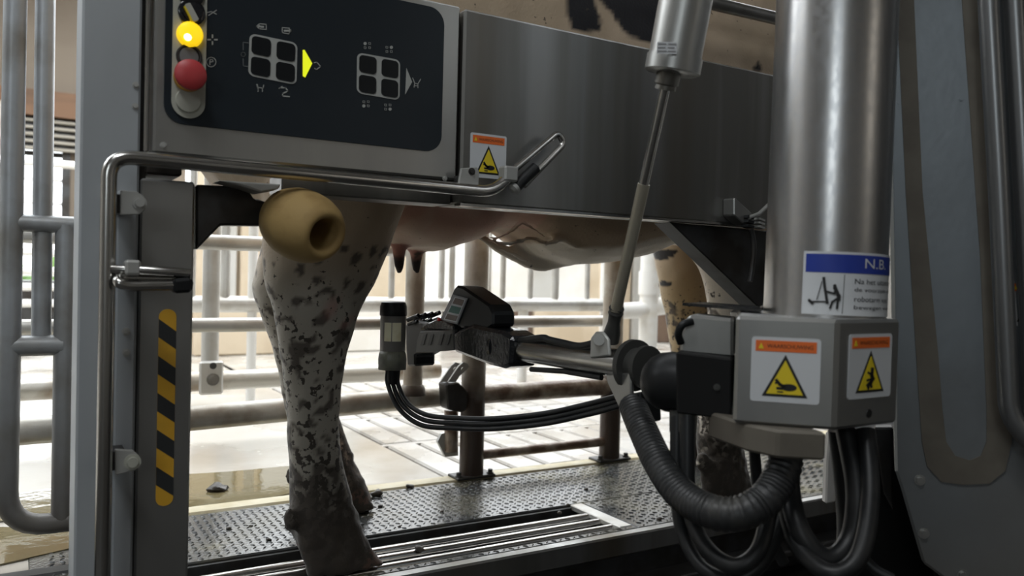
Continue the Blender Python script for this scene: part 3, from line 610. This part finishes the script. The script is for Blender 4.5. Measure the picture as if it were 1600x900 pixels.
LT = thing('cable_latch', P(1175, 335, d=1.3), 'small grey latch with black clips beside the upright cylinder', 'latch')
LP = Plane(P(1175, 335, Y=YC-.03), (0, -1, 0)); lq = lambda x, y, o=0: LP.at(x, y, o)
B().prism([lq(*p) for p in ((1147, 310), (1150, 309), (1176, 334), (1168, 352), (1160, 348), (1147, 336))], (0, .03, 0)).build('latch_plate', steel, LT, bev=.002)
pipe('latch_rod', tabm, [lq(1170, 340, .01), lq(1186, 334, .01), lq(1202, 319, .01)], .004, LT)
for i in range(3): B().prism([lq(x+dx, y+i*7, .012) for x, y in ((1170, 336), (1179, 339), (1178, 343), (1169, 340)) for dx in (0,)], (0, .02, 0)).build('clip', black, LT)
for i in range(3): B().prism([lq(x, y+i*6, .012) for x, y in ((1188, 340), (1196, 343), (1195, 346), (1187, 343))], (0, .02, 0)).build('clip', tabm, LT)
pipe('latch_cable', darkst, spline([lq(1174, 358), lq(1178, 385), lq(1175, 420), lq(1172, 440)], 5), .005, LT)
tr_ = thing('top_tube', (1.35, 1.3, 1.07), 'dark steel tube crossing above the cover in front of the cow', 'tube')
pipe('tube_shaft', steel_dirty, [P(1060, -8, Y=1.31), P(1100, 2, Y=1.31), P(1260, 40, Y=1.31)], .0145, tr_)
# ------------------------------------------------------------------ steel column
CL = thing('steel_column', (.13, 1.24, -.1), 'tall grey steel column with a yellow and black hazard strip', 'column')
YL = 1.2; L_ = Plane((0, YL, 0), (0, -1, 0)); lx = lambda x, y=500: L_.at(x, y).x
B().box(lx(121), lx(214), YL, YL+.12, -.30, 1.5).build('left_plate', painted, CL, bev=.003)
B().box(lx(214), lx(226), YL+.014, YL+.1, -.30, 1.5).build('seam_channel', darkst, CL)
B().box(lx(216), lx(301), YL, YL+.12, -.30, L_.at(260, 281).z).build('right_plate', steel, CL, bev=.003)
B().box(lx(226, 100), lx(234, 100), YL-.006, YL+.1, L_.at(200, 236).z, 1.5).build('edge_bead', bright, CL, bev=.002)
B().box(lx(228, 300), .19, YL+.0, YL+.09, .6995, .7262).build('cap_block', darkst, CL, bev=.003)
B().box(lx(180), lx(211), YL-.006, YL+.003, -.30, L_.at(200, 300).z).build('channel_strip', painted, CL, bev=.002)
for p in ((197, 518), (197, 551)): bolt(CL, L_.at(*p, .006), (0, -1, 0), .0035, .003, tabm, 'screw')
for p in ((212, 133), (211, 166)): bolt(CL, L_.at(*p), (0, -1, 0), .003, .003, tabm, 'screw')
hx0, hx1 = lx(245.5, 640), lx(273, 640); hz0, hz1 = L_.at(258, 790).z, L_.at(261, 483).z
FH = Frame((0, YL, 0), (1, 0, 0), (0, 0, 1)); hs = cut(FH, rrect(hx0, hz0, hx1, hz1, (hx1-hx0)*.48, 8), .0003, .001, 'hazard_strip', hazy, CL)
zy = lambda y: L_.at(259, y).z
for y0 in (498, 555.5, 613, 670, 727.5):
    cut(FH, [(hx0, zy(y0)), (hx1, zy(y0+20)), (hx1, zy(y0+48)), (hx0, zy(y0+28.5))], .001, .0013, 'black_band', hazk, hs)
# handle tube with spring catches
HT = thing('handle_tube', (.12, 1.14, -.2), 'bent stainless handle tube running down the column and under the cabinet', 'handle')
YH = 1.145; h_ = lambda x, y: P(x, y, Y=YH)
a = h_(168, 800); b_ = h_(172, 250)
path = [V((b_.x-.001, YH, -.25)), V((b_.x-.001, YH, h_(180, 248).z)), h_(770, 300), h_(802, 270)]
path[1].z = h_(215, 250).z+.0025
B().tube(fillet(path[:3]+[h_(800, 272)], .028), .0095, 16).build('tube', bright, HT)
clampc = h_(795, 272)
e1, e2 = h_(868, 212), h_(876, 222)
B().tube(fillet([h_(800, 268), h_(872, 207), h_(882, 224), h_(818, 290)], .016), .0058, 12).build('catch_loop', bright, HT)
B().tube([h_(806, 292), h_(837, 262)], .0098, 14).build('grip', rubber, HT)
B().box(clampc.x-.014, clampc.x+.012, YH-.012, YH+.012, clampc.z-.013, clampc.z+.012).build('clamp', tabm, HT, bev=.003)
B().lathe(h_(802, 296), h_(837, 262)-h_(806, 292), [(-.004, .005), (.0, .0105), (.006, .0105)], 14).build('end_cap', tabm, HT)
fb = lambda pts, nm: B().prism([P(x, y, Y=YH+.005) for x, y in pts], (0, .006, 0)).build(nm, tabm, HT, bev=.001)
t1 = fb([(188, 297), (214, 299), (224, 306), (229, 318), (226, 329), (218, 335), (188, 336)], 'bracket_tab'); bolt(HT, P(218, 317, Y=YH+.005), (0, -1, 0), .006, .006, tabm)
t2 = fb([(180, 702), (208, 704), (217, 712), (219, 724), (212, 735), (180, 743)], 'bracket_tab'); bolt(HT, P(207, 722, Y=YH+.005), (0, -1, 0), .007, .004, ivory)
t3 = fb([(721, 263), (746, 261), (749, 268), (748, 292), (716, 292)], 'bracket_tab'); bolt(HT, P(737, 268, Y=YH+.005), (0, -1, 0), .004, .004, darkst)
for px, py in ((192, 318), (186, 722), (732, 285)):
    q = P(px, py, Y=YH); B().box(q.x-.008, q.x+.008, YH+.008, YL-.0065 if px < 300 else YC, q.z-.012, q.z+.012).build('standoff', darkst, HT)
# lower spring catch
SCx = thing('spring_catch', h_(240, 440), 'small stainless spring catch with black end on the column', 'catch')
sc = lambda x, y, o=0: P(x, y, Y=1.12+o)
B().tube([sc(176, 421, .02), sc(222, 422), sc(282, 426), sc(297, 428)], .0062, 12).build('upper_rod', bright, SCx)
B().tube(fillet([sc(296, 436, .012), sc(186, 434, .012), sc(184, 442), sc(200, 447), sc(296, 445)], .012), .0068, 12).build('loop_rod', bright, SCx)
q = sc(208, 420); B().box(q.x-.009, q.x+.009, 1.115, 1.145, q.z-.008, q.z+.011).build('clamp', tabm, SCx, bev=.003)
B().prism([sc(x, y, -.01) for x, y in ((270, 436), (300, 433), (303, 442), (301, 457), (272, 459))], (0, .035, 0)).build('black_end', black, SCx, bev=.004)
B().prism([sc(x, y, -.004) for x, y in ((284, 424), (296, 421), (299, 430), (288, 432))], (0, .02, 0)).build('rod_tip', black, SCx, bev=.002)
B().box(sc(205, 435).x-.006, sc(205, 435).x+.006, 1.14, YL-.005, sc(205, 428).z-.008, sc(205, 428).z+.008).build('standoff', darkst, SCx)
# foam roller on its arm
RO = thing('roller_arm', P(390, 330, Y=1.2), 'yellow foam roller on a dark arm beside the cow hock', 'roller')
ap = lambda x, y: P(x, y, Y=1.215)
B().prism([ap(*p) for p in ((306, 288), (385, 292), (398, 312), (430, 318), (430, 353), (345, 352), (306, 392))], (0, .035, 0)).build('arm_bracket', darkst, RO, bev=.003)
B().prism([ap(*p) for p in ((330, 286), (425, 292), (420, 300), (395, 304), (372, 296))], (0, -.05, 0)).build('top_flange', tabm, RO, bev=.002)
rc = P(472, 352, Y=1.165); ra = (CR*.74-CU*.30-CF*.60).normalized()
prof = [(-.066, .004), (-.066, .022), (-.058, .034), (-.042, .0445), (-.020, .051), (.002, .0525), (.022, .0505), (.040, .045), (.052, .038), (.057, .033), (.0575, .0275), (.052, .0235), (.0, .021), (-.01, .020), (-.01, .004)]
B().lathe(rc, ra, prof, 40).build('foam_roller', foam, RO, smooth=60)
pipe('axle', darkst, [rc-ra*.015, rc-ra*.12], .010, RO)
# ------------------------------------------------------------------ robot: tower cylinder, box, black gearbox
TW = thing('robot_tower', P(1286, 600, d=1.03), 'polished upright steel cylinder on an angular grey box with warning stickers', 'robot')
zt_, zb_ = .5355, .4095
top = [P(1148, 497, Z=zt_), P(1309, 508, Z=zt_), P(1408, 507, Z=zt_)]
A0, A1, A2 = P(1145, 661, Z=zb_), P(1304, 673, Z=zb_), P(1402, 661, Z=zb_)
A3 = A2+V((.03, .15, 0)); A4 = A2+V((-.05, .23, 0)); A6 = A0+(V(P(1062, 640, Z=zb_))-A0)*1.0
A5 = V((A6.x+.05, A6.y+.05, zb_)); vd = ray(1140, 600); vd = V((vd.x, vd.y, 0)).normalized(); A6 = A0+vd*.10+V((.004, 0, 0)); A5 = A6+V((.06, .06, 0))
poly = [A0, A1, A2, A3, A4, A5, A6]
bx = B().prism(poly, (0, 0, zt_-zb_)).build('box_housing', steel, TW, bev=.004)
def face(a, b): 
    ax = (b-a); n = ax.cross(V((0, 0, 1))).normalized(); return a, ax.normalized(), n
f1 = Frame(A0, A1-A0, (0, 0, 1)); L1 = (A1-A0).length; f2 = Frame(A1, A2-A1, (0, 0, 1)); L2 = (A2-A1).length
warning(TW, Frame(f1(L1*.165, .028), A1-A0, (0, 0, 1)), L1*.68, .075)
warning(TW, Frame(f2(L2*.17, .034), A2-A1, (0, 0, 1)), L2*.68, .075, True)
B().lathe(f2(L2*.52, .0155, .0005), f2.n, [(0, .0042), (-.006, .0042)], 14).build('keyhole', inkm, TW)
B().lathe(f2(L2*.52, .0155, .0003), f2.n, [(0, .0055), (.0008, .005), (.0008, .0042)], 14).build('keyhole_rim', inkm, TW)
cb = P(1286, 495, d=1.04); ctp = P(1307, 0, d=1.04); cax = (ctp-cb).normalized(); RC = .0735
B().lathe(cb-cax*.012, cax, [(0, RC*.5), (0, RC), (.75, RC), (.75, RC*.5)], 64).build('cylinder', cylmat, TW)
B().lathe(cb-cax*.004, cax, [(0, RC*1.02), (0, RC*1.08), (.004, RC*1.08), (.004, RC*1.0)], 48).build('collar', bright, TW)
toc = (CO-cb); toc -= cax*toc.dot(cax); toc.normalize(); rgt = cax.cross(toc).normalized()
if rgt.dot(CR) < 0: rgt = -rgt
def cyl(s, t, h=0): a = s/RC; return cb+cax*t+(toc*math.cos(a)+rgt*math.sin(a))*(RC+h)
s0, s1 = -.337*RC, 2.3*RC; t0, t1 = .004, .0795
def cylpatch(a, b, c, d, h0, h1, name, m, parent, n=24):
    bb = B(); bb.loft([[cyl(a+(b-a)*i/n, c, h0), cyl(a+(b-a)*i/n, c, h1), cyl(a+(b-a)*i/n, d, h1), cyl(a+(b-a)*i/n, d, h0)] for i in range(n+1)]); return bb.build(name, m, parent)
ns = cylpatch(s0, s1, t0, t1, .0003, .0011, 'notice_sticker', white, TW)
cylpatch(s0+.003, s1-.003, t1-.025, t1-.003, .0011, .0015, 'blue_band', blue, ns)
text(cyl, 'N.B.', .63*RC, t1-.0185, .50*RC, .0115, white, ns, 'heading', .0019)
for i, s in enumerate(('Na het uitzetten', 'de voorzijde van', 'robotarm voor', 'bewegen voor')):
    text(cyl, s, .465*RC, t1-.0375-i*.0105, (.95 if i != 2 else .85)*RC, .0062, inkm, ns, 'notice_line', .0016)
pcm = B(); cs = lambda x, y, h=0: cyl(s0+.004+(x-1262)/60*.041, t1-.027-(y-436)/60*.046, .0011+h)
for pts, w in (([(1291, 443), (1293, 456), (1298, 480)], 4.5), ([(1288, 448), (1281, 476)], 1), ([(1270, 480), (1296, 479)], 2.2), ([(1269, 478), (1274, 482)], 4), ([(1296, 463), (1309, 466), (1310, 458)], 3), ([(1310, 458), (1316, 470), (1316, 474)], 6), ([(1315, 474), (1314, 488)], 3.6), ([(1313, 474), (1306, 479), (1303, 488)], 3.4)):
    stroke(pcm, cs, pts, w, .0013)
disc(pcm, cs, 1309, 454, 2.8, .0013); pcm.build('pictogram', inkm, ns)
pb_ = B(); stroke(pb_, cs, [(1324.5, 436), (1323, 496)], .9, .0004); pb_.build('divider', dgrey, ns)
# underside bracket and lid
zz = zb_
B().prism([P(1164, 662, Z=zz), P(1215, 672, Z=zz-.0), P(1292, 676, Z=zz), P(1292, 676, Z=zz)+V((.02, .06, 0)), P(1164, 662, Z=zz)+V((.02, .08, 0))], (0, 0, -.032)).build('lower_bracket', dirtst, TW, bev=.003)
lid = [P(1066, 486, d=1.16), P(1110, 492, d=1.10), P(1190, 491, d=1.02), P(1188, 486, d=1.10), P(1100, 483, d=1.22)]
B().prism([V((p.x, p.y, zt_+.003)) for p in lid], (0, 0, .004)).build('lid_plate', blackg, TW)
bolt(TW, (lid[3].x-.02, lid[3].y-.03, zt_+.007), (0, 0, 1), .006, .006)
# side block left of the box (grey) and black gearbox
GBP = Plane(P(1100, 600, d=1.06), (-CF+CR*-.15)); gq = lambda x, y, o=0: GBP.at(x, y, o)
back = (CF*.75+CR*.25).normalized()*.09
B().prism([gq(*p) for p in ((1075, 492), (1146, 498), (1146, 560), (1062, 552), (1063, 520))], back).build('side_block', steel, TW, bev=.004)
pipe('cable_loop', black, spline([gq(1082, 502, .012), gq(1066, 508, .016), gq(1060, 522, .014), gq(1064, 536, .008)], 5), .005, TW)
B().prism([gq(*p, .036) for p in ((1056, 550), (1143, 561), (1143, 656), (1057, 646))], back*.9).build('gearbox', blackm, TW, bev=.002)
gc = gq(1060, 598, -.010); gax = (gq(998, 590, -.03)-gc).normalized()
B().lathe(gc, gax, [(-.02, .040), (.012, .040), (.026, .037), (.038, .030), (.046, .020), (.046, .006)], 32).build('gearbox_dome', black, TW)
bolt(TW, gq(1120, 605, .037), GBP.n, .003, .002, dgrey, 'screw')
# ------------------------------------------------------------------ robot arm
a0, a1 = P(985, 570, d=1.20), P(795, 548, d=1.47); a1.z = a0.z-.004
ad = (a1-a0).normalized(); an = V((-ad.y, ad.x, 0)).normalized()
if an.dot(CF) > 0: an = -an
AR = thing('milking_robot', a0, 'grey tubular robot arm with black sensor head reaching under the udder', 'robot arm')
pipe('arm_tube', bright, [a0-ad*.02, a1], .0215, AR, seg=28)
B().lathe(a0-ad*.012, ad, [(-.026, .022), (-.026, .031), (-.018, .031), (-.018, .026), (.0, .026), (.0, .038), (.009, .038), (.009, .0215)], 32).build('flange', dgrey, AR)
AP2 = Plane(a0, an); aq = lambda x, y, o=0: AP2.at(x, y, o)
def slab(pts, off, th, name, m, parent=AR, bev=.002): return B().prism([aq(x, y, off) for x, y in pts], -an*th).build(name, m, parent, bev=bev)
cl = slab([(921, 560), (922, 528), (930, 518), (941, 518), (950, 530), (952, 556)], .024, .006, 'clevis', tabm)
slab([(921, 560), (922, 528), (930, 518), (941, 518), (950, 530), (952, 556)], -.020, .006, 'clevis', tabm)
pipe('clevis_pin', tabm, [aq(936, 531, .030), aq(936, 531, -.034)], .0085, AR)
slab([(946, 585), (985, 582), (986, 640), (978, 662), (948, 598)], .026, .008, 'gusset_plate', steel)
slab([(985, 615), (1000, 612), (1002, 660), (984, 664), (980, 640)], .020, .04, 'hose_clamp', black)
pipe('cable_sheath', rubber, spline([aq(800, 538, .012)+V((0, 0, .004)), aq(845, 528, .012), aq(858, 531, .012), aq(880, 536, .012), aq(905, 541, .012), aq(930, 536, .01)], 6), .006, AR)
pipe('cable_sheath', rubber, [aq(830, 577, .006), aq(880, 580, .006), aq(940, 590, .006)], .0045, AR)
B().lathe(a1+ad*.03, -ad, [(0, .028), (.006, .0335), (.014, .0335), (.016, .026), (.030, .026), (.032, .031), (.042, .029), (.048, .0225)], 28).build('boot', blackg, AR)
slab([(722, 513), (736, 507), (768, 514), (784, 517), (800, 527), (797, 572), (786, 576), (762, 570), (707, 549), (707, 518)], .030, .06, 'arm_cover', blackg, bev=.006)
sd = slab([(655, 518), (708, 515), (709, 547), (649, 552), (651, 532)], .032, .012, 'slotted_plate', dgrey)
for x in (660, 671, 687, 698): B().prism([aq(px, py, .0326) for px, py in ((x-3, 540), (x+2, 539), (x+7, 522), (x+2, 523))], an*.0006).build('slot', inkm, sd)
slab([(633, 506), (656, 502), (708, 512), (708, 520), (655, 552), (648, 556), (648, 572), (636, 572), (634, 545)], .022, .05, 'head_block', black, bev=.004)
slab([(655, 515), (660, 508), (685, 497), (708, 508), (709, 517)], .026, .05, 'head_cover', blackg, bev=.003)
for i in range(4):
    x = 637+i*11; y = 500-i*1.5
    B().tube([aq(x, y, .022-i*.012), aq(x+17, y-7, .012-i*.012)], .0048, 8).build('connector', blackg, AR)
    B().tube([aq(x+1, y+7, .028-i*.008), aq(x+15, y+2, .02-i*.008)], .0035, 8).build('connector', blackg, AR)
cn_ = slab([(709, 450), (713, 446), (723, 448), (764, 476), (770, 489), (770, 509), (762, 514), (720, 512), (688, 504), (690, 495)], .020, .05, 'camera_housing', black, bev=.004)
CP = lambda x, y, o: aq(x, y, .0205+o)
fc = [(709, 460), (732, 466), (716, 507), (688, 501)]
fp = B().prism([CP(*p, .0) for p in fc], an*.003).build('camera_face', labelgrey, cn_, bev=.001)
def sub(u0, v0, u1, v1):
    g2 = lambda u, v: (fc[0][0]*(1-u)*(1-v)+fc[1][0]*u*(1-v)+fc[2][0]*u*v+fc[3][0]*(1-u)*v, fc[0][1]*(1-u)*(1-v)+fc[1][1]*u*(1-v)+fc[2][1]*u*v+fc[3][1]*(1-u)*v)
    return [g2(u0, v0), g2(u1, v0), g2(u1, v1), g2(u0, v1)]
lens = [(.2, .10, .8, .32, brownlens), (.2, .39, .8, .64, teal), (.2, .71, .8, .90, brownlens)]
for u0, v0, u1, v1, m in lens:
    B().prism([CP(*p, .003) for p in sub(u0-.06, v0-.025, u1+.06, v1+.04)], an*.0004).build('lens_rim', white, cn_)
    B().prism([CP(*p, .0034) for p in sub(u0, v0, u1, v1)], an*.0004).build('lens', m, cn_)
B().ball(aq(686, 499, .027), .004, seg=10, rows=6).build('red_light', mat('red_lamp', (.6, .02, .01), .3), AR)
# milk sight glass at the tip
cu = P(614, 520, d=1.60); zc = lambda y: P(614, y, d=1.60).z
B().lathe((cu.x, cu.y, zc(493)), (0, 0, 1), [(0, .0265), (.004, .0268), (.018, .0265), (.026, .0235), (.0275, .018), (.0275, .004)], 28).build('sight_cap', black, AR)
B().lathe((cu.x, cu.y, zc(548)), (0, 0, 1), [(0, .022), (0, .0248), (.062, .0252), (.0695, .0252), (.0695, .010)], 28).build('sight_body', smoky, AR)
wv = -CF.copy(); wv.z = 0; wv.normalize(); wr = V((CR.x, CR.y, 0)).normalized()
def cyw(a, z, r): return V((cu.x, cu.y, 0))+(wv*math.cos(a)+wr*math.sin(a))*r+V((0, 0, z))
for q0, q1 in ((-.55, .02), (.08, .80)):
    B().loft([[cyw(q0+(q1-q0)*i/8, zc(532), .0250), cyw(q0+(q1-q0)*i/8, zc(532), .0258), cyw(q0+(q1-q0)*i/8, zc(503), .0258), cyw(q0+(q1-q0)*i/8, zc(503), .0250)] for i in range(9)]).build('sight_window', milky, AR)
B().lathe((cu.x, cu.y, zc(577)), (0, 0, 1), [(0, .012), (0, .029), (.020, .0298), (.030, .0285), (.037, .0255), (.037, .012)], 8).build('sight_base', olive, AR, bev=.001, smooth=50)
B().lathe((cu.x+.002, cu.y, zc(600)), (0, 0, 1), [(0, .012), (.03, .0135), (.03, .006)], 16).build('hose_stub', black, AR)
# actuator
AC = thing('actuator', P(1050, 100, d=1.1), 'slanting steel actuator with thin polished rod above the arm clevis', 'actuator')
bt, bb_ = P(1120, -260, d=1.06), P(1052, 103, d=1.10); rb = aq(955, 524, 0); bd = (bb_-bt).normalized()
B().lathe(bt, bd, [(0, .015), (0, .0355), ((bb_-bt).length-.012, .0355), ((bb_-bt).length-.012, .0375), ((bb_-bt).length+.008, .0375), ((bb_-bt).length+.010, .034), ((bb_-bt).length+.010, .01)], 36).build('barrel', steel, AC)
cc = P(1044, 122, d=1.11); rd = (P(960, 492, d=1.22)-cc).normalized()
B().lathe(P(1046, 110, d=1.105), rd, [(0, .0165), (.018, .0165), (.020, .014), (.026, .0145), (.026, .006)], 24).build('gland', steel_dirty, AC)
p1, p2 = P(1041, 130, d=1.11), P(962, 486, d=1.22)
B().tube([p1, p1.lerp(p2, .45)], .0072, 16).build('rod', bright, AC); B().tube([p1.lerp(p2, .42), p2], .0088, 16).build('rod_sleeve', mat('dull_rod', (.38, .35, .28), .4, .6), AC)
B().lathe(P(964, 478, d=1.22), (rb-p2).normalized(), [(0, .0095), (.004, .0118), (.008, .0105), (.012, .0118), (.016, .010), (.028, .0095), (.045, .013), (.06, .013), (.06, .004)], 18).build('rod_eye', dgrey, AC)
bl_ = Frame(P(1026, 84, d=1.058), CR+CU*-.02-bd*0, -bd); cut(bl_, [(0, 0), (.026, 0), (.026, .015), (0, .015)], 0, .0006, 'type_label', white, AC)
tl_ = B()
for i, (q0, q1) in enumerate(((.002, .011), (.002, .010), (.002, .012), (.015, .024), (.015, .022), (.015, .024))): stroke(tl_, bl_, [(q0, .0125-(i % 3)*.0045), (q1, .0125-(i % 3)*.0045)], .0015, .0011)
tl_.build('print_lines', labelgrey, AC)
# ------------------------------------------------------------------ hoses
def hose(name, pts, r, m, label, cat='hose', group=None, rid=0, n=12):
    pa_ = spline([P(x, y, d=d) for x, y, d in pts], n)
    if rid:                                        # ribbed sleeve: resample finely, alternate the radius
        out = []; step = .0022; acc = 0
        for a, c in zip(pa_, pa_[1:]):
            Ls = (c-a).length; kk = max(1, round(Ls/step)); out += [a.lerp(c, i/kk) for i in range(kk)]
        nn = len(out); o = B().tube(out, r, 16, rf=lambda s: r*(1+rid*(1 if round(s*(nn-1)) % 3 else -1))).build(name, m, smooth=80)
    else: o = B().tube(pa_, r, 14).build(name, m, smooth=80)
    return tag(o, label, cat, group)
for i, (du, dd, lb) in enumerate(((0, 0, 'uppermost of the three thin hoses hanging under the arm'), (8, .002, 'middle one of the three thin hoses hanging under the arm'), (16, -.002, 'lowest of the three thin hoses hanging under the arm'))):
    hose('milk_hose', [(622-i*8, 577, 1.60+dd), (622-i*8, 600, 1.60+dd), (637-i*7, 630+du*.5, 1.57+dd), (666-i*4, 648+du, 1.53+dd), (710, 653+du, 1.49+dd), (770, 654+du, 1.44+dd), (850, 646+du, 1.37+dd), (920, 631+du, 1.30+dd), (976, 616+du, 1.235+dd)], .0046, rubber, lb, 'hose', 'thin hoses under the arm')
hose('sleeved_hose', [(988, 632, 1.17), (1003, 668, 1.12), (1030, 725, 1.05), (1062, 770, 1.0), (1105, 797, .955), (1152, 803, .935), (1196, 780, .94), (1222, 738, .955), (1230, 700, .965), (1230, 676, .97)], .0195, hosedirty, 'thick ribbed black hose looping below the gearbox', rid=.05)
hose('feed_hose', [(1058, 640, 1.06), (1057, 700, 1.05), (1058, 770, 1.04), (1066, 830, 1.02), (1095, 885, .99), (1145, 905, .97), (1190, 880, .97), (1219, 820, .995), (1230, 750, 1.01), (1234, 690, 1.015)], .0085, rubber, 'outer black hose looping lowest under the thick hose', group='black hoses below the box')
hose('feed_hose', [(1074, 640, 1.04), (1074, 700, 1.03), (1075, 770, 1.02), (1086, 825, 1.0), (1115, 868, .97), (1152, 884, .95), (1185, 860, .95), (1202, 800, .975), (1211, 740, .992), (1217, 690, 1.0)], .0098, rubber, 'inner black hose looping just under the thick hose', group='black hoses below the box')
for px, nm in ((1058, 'grey hose end on the outer hanging hose'), (1074, 'grey hose end on the inner hanging hose')):
    d = 1.06 if px == 1058 else 1.04
    tag(B().tube([P(px, 640, d=d), P(px, 675, d=d)], .0112 if px == 1074 else .0100, 14).build('hose_ferrule', dgrey), nm+' below the gearbox', 'ferrule')
hose('feed_hose', [(1178, 670, 1.07), (1180, 720, 1.07), (1186, 770, 1.07), (1200, 830, 1.07), (1225, 880, 1.07)], .0075, rubber, 'straight thin black hose hanging left under the steel box', group='black hoses below the box')
hose('feed_hose', [(1240, 700, 1.0), (1234, 760, .99), (1248, 825, .96), (1280, 868, .95), (1310, 868, .95), (1333, 830, .96), (1338, 760, .97), (1322, 672, 1.0)], .0125, rubber, 'black hose making a U below the right sticker', group='black hoses below the box')
hose('feed_hose', [(1228, 790, .99), (1245, 850, .96), (1290, 893, .92), (1330, 885, .915), (1352, 840, .925), (1360, 760, .95), (1352, 672, .985)], .0105, rubber, 'black hose making the wider U below the right sticker', group='black hoses below the box')
hose('feed_hose', [(1310, 672, 1.03), (1318, 740, 1.03), (1324, 810, 1.02), (1322, 880, 1.0), (1310, 930, .98)], .013, hosedirty, 'dusty black hose hanging straight down below the right sticker', group='black hoses below the box')
hose('feed_hose', [(1352, 820, .95), (1345, 860, .94), (1365, 888, .93), (1395, 905, .92)], .006, rubber, 'short thin black hose at the bottom before the housing', group='black hoses below the box')
# pale strip behind the hoses, machine foot
tag(B().prism([P(x, y, d=1.55) for x, y in ((1296, 676), (1312, 678), (1312, 730), (1306, 785), (1290, 788), (1292, 720))], CF*.02).build('splash_strip', whitep, bev=.003), 'pale dirty plastic strip hanging behind the hoses', 'strip')
MF = thing('black_pedestal', P(1350, 780, d=1.34), 'black machine pedestal behind the U shaped hoses', 'pedestal')
B().prism([P(x, y, d=1.34) for x, y in ((1312, 672), (1420, 668), (1470, 960), (1345, 960), (1322, 850), (1310, 740))], (CF+CR*.46)*.2).build('foot_block', blackm, MF, bev=.004)
B().prism([P(x, y, d=1.28) for x, y in ((1365, 668), (1396, 668), (1396, 800), (1380, 770))], (CF+CR*.46)*.03).build('foot_plate', darkst, MF, bev=.003)
# ------------------------------------------------------------------ machine housing at the right
RP = Plane(P(1410, 450, d=1.13), (-CF*.92-CR*.25-CU*.02)); rq = lambda x, y, o=0: RP.at(x, y, o)
MH = thing('machine_housing', P(1500, 800, d=1.1), 'blue grey steel machine housing with brown grooves at the right edge', 'housing')
B().prism([rq(*p) for p in ((1378, -420), (1760, -420), (1760, 1100), (1560, 1100), (1475, 905), (1441, 880), (1407, 762), (1398, 735), (1398, 600))], (CF+CR*.5)*.14).build('housing_plate', platem, MH, bev=.004)
groove = [(1382, -400), (1410, -400), (1441, 300), (1466, 560), (1472, 640), (1478, 690), (1492, 712), (1515, 719), (1532, 712), (1541, 690), (1541, 640), (1531, 400), (1474, -400), (1514, -400), (1562, 400), (1578, 640), (1580, 690), (1570, 735), (1545, 755), (1505, 757), (1470, 752), (1448, 728), (1440, 690), (1434, 600), (1415, 300)]
B().prism([rq(*p, .0002) for p in groove], RP.n*.0025).build('pressed_groove', dirtst, MH, bev=0)
B().prism([rq(*p, .0002) for p in ((1378, -410), (1383, -410), (1402, 735), (1398, 735), (1395, 640))], RP.n*.004).build('edge_fold', tabm, MH)
for p in ((1437, 750), (1443, 833), (1504, 898)): bolt(MH, rq(*p), RP.n, .005, .006, steel)
for p in ((1388+16, 160), (1502, 155)): bolt(MH, rq(*p), RP.n, .0025, .0012, platem, 'rivet')
wl = Frame(rq(1577, 509, .002), CR, CU); warning(MH, wl, .055, .06)
B().box(1.32, 2.3, .10, .78, -.3, 1.7).build('reflection_block', darkst, MH, bev=.01)  # unseen dark block added so the side cover reflects something dark
GT = thing('grab_rail', P(1570, 300, d=1.02), 'pair of grey steel grab tubes on the housing at the far right', 'rail')
pipe('rail_tube', tubem, fillet([rq(1522, -400, .04), rq(1561, 300, .04), rq(1577, 655, .04), rq(1625, 705, .04)], .06), .0125, GT)
pipe('rail_tube', tubem, [rq(1562, -400, .03), rq(1606, 400, .03), rq(1620, 700, .03)], .0125, GT)
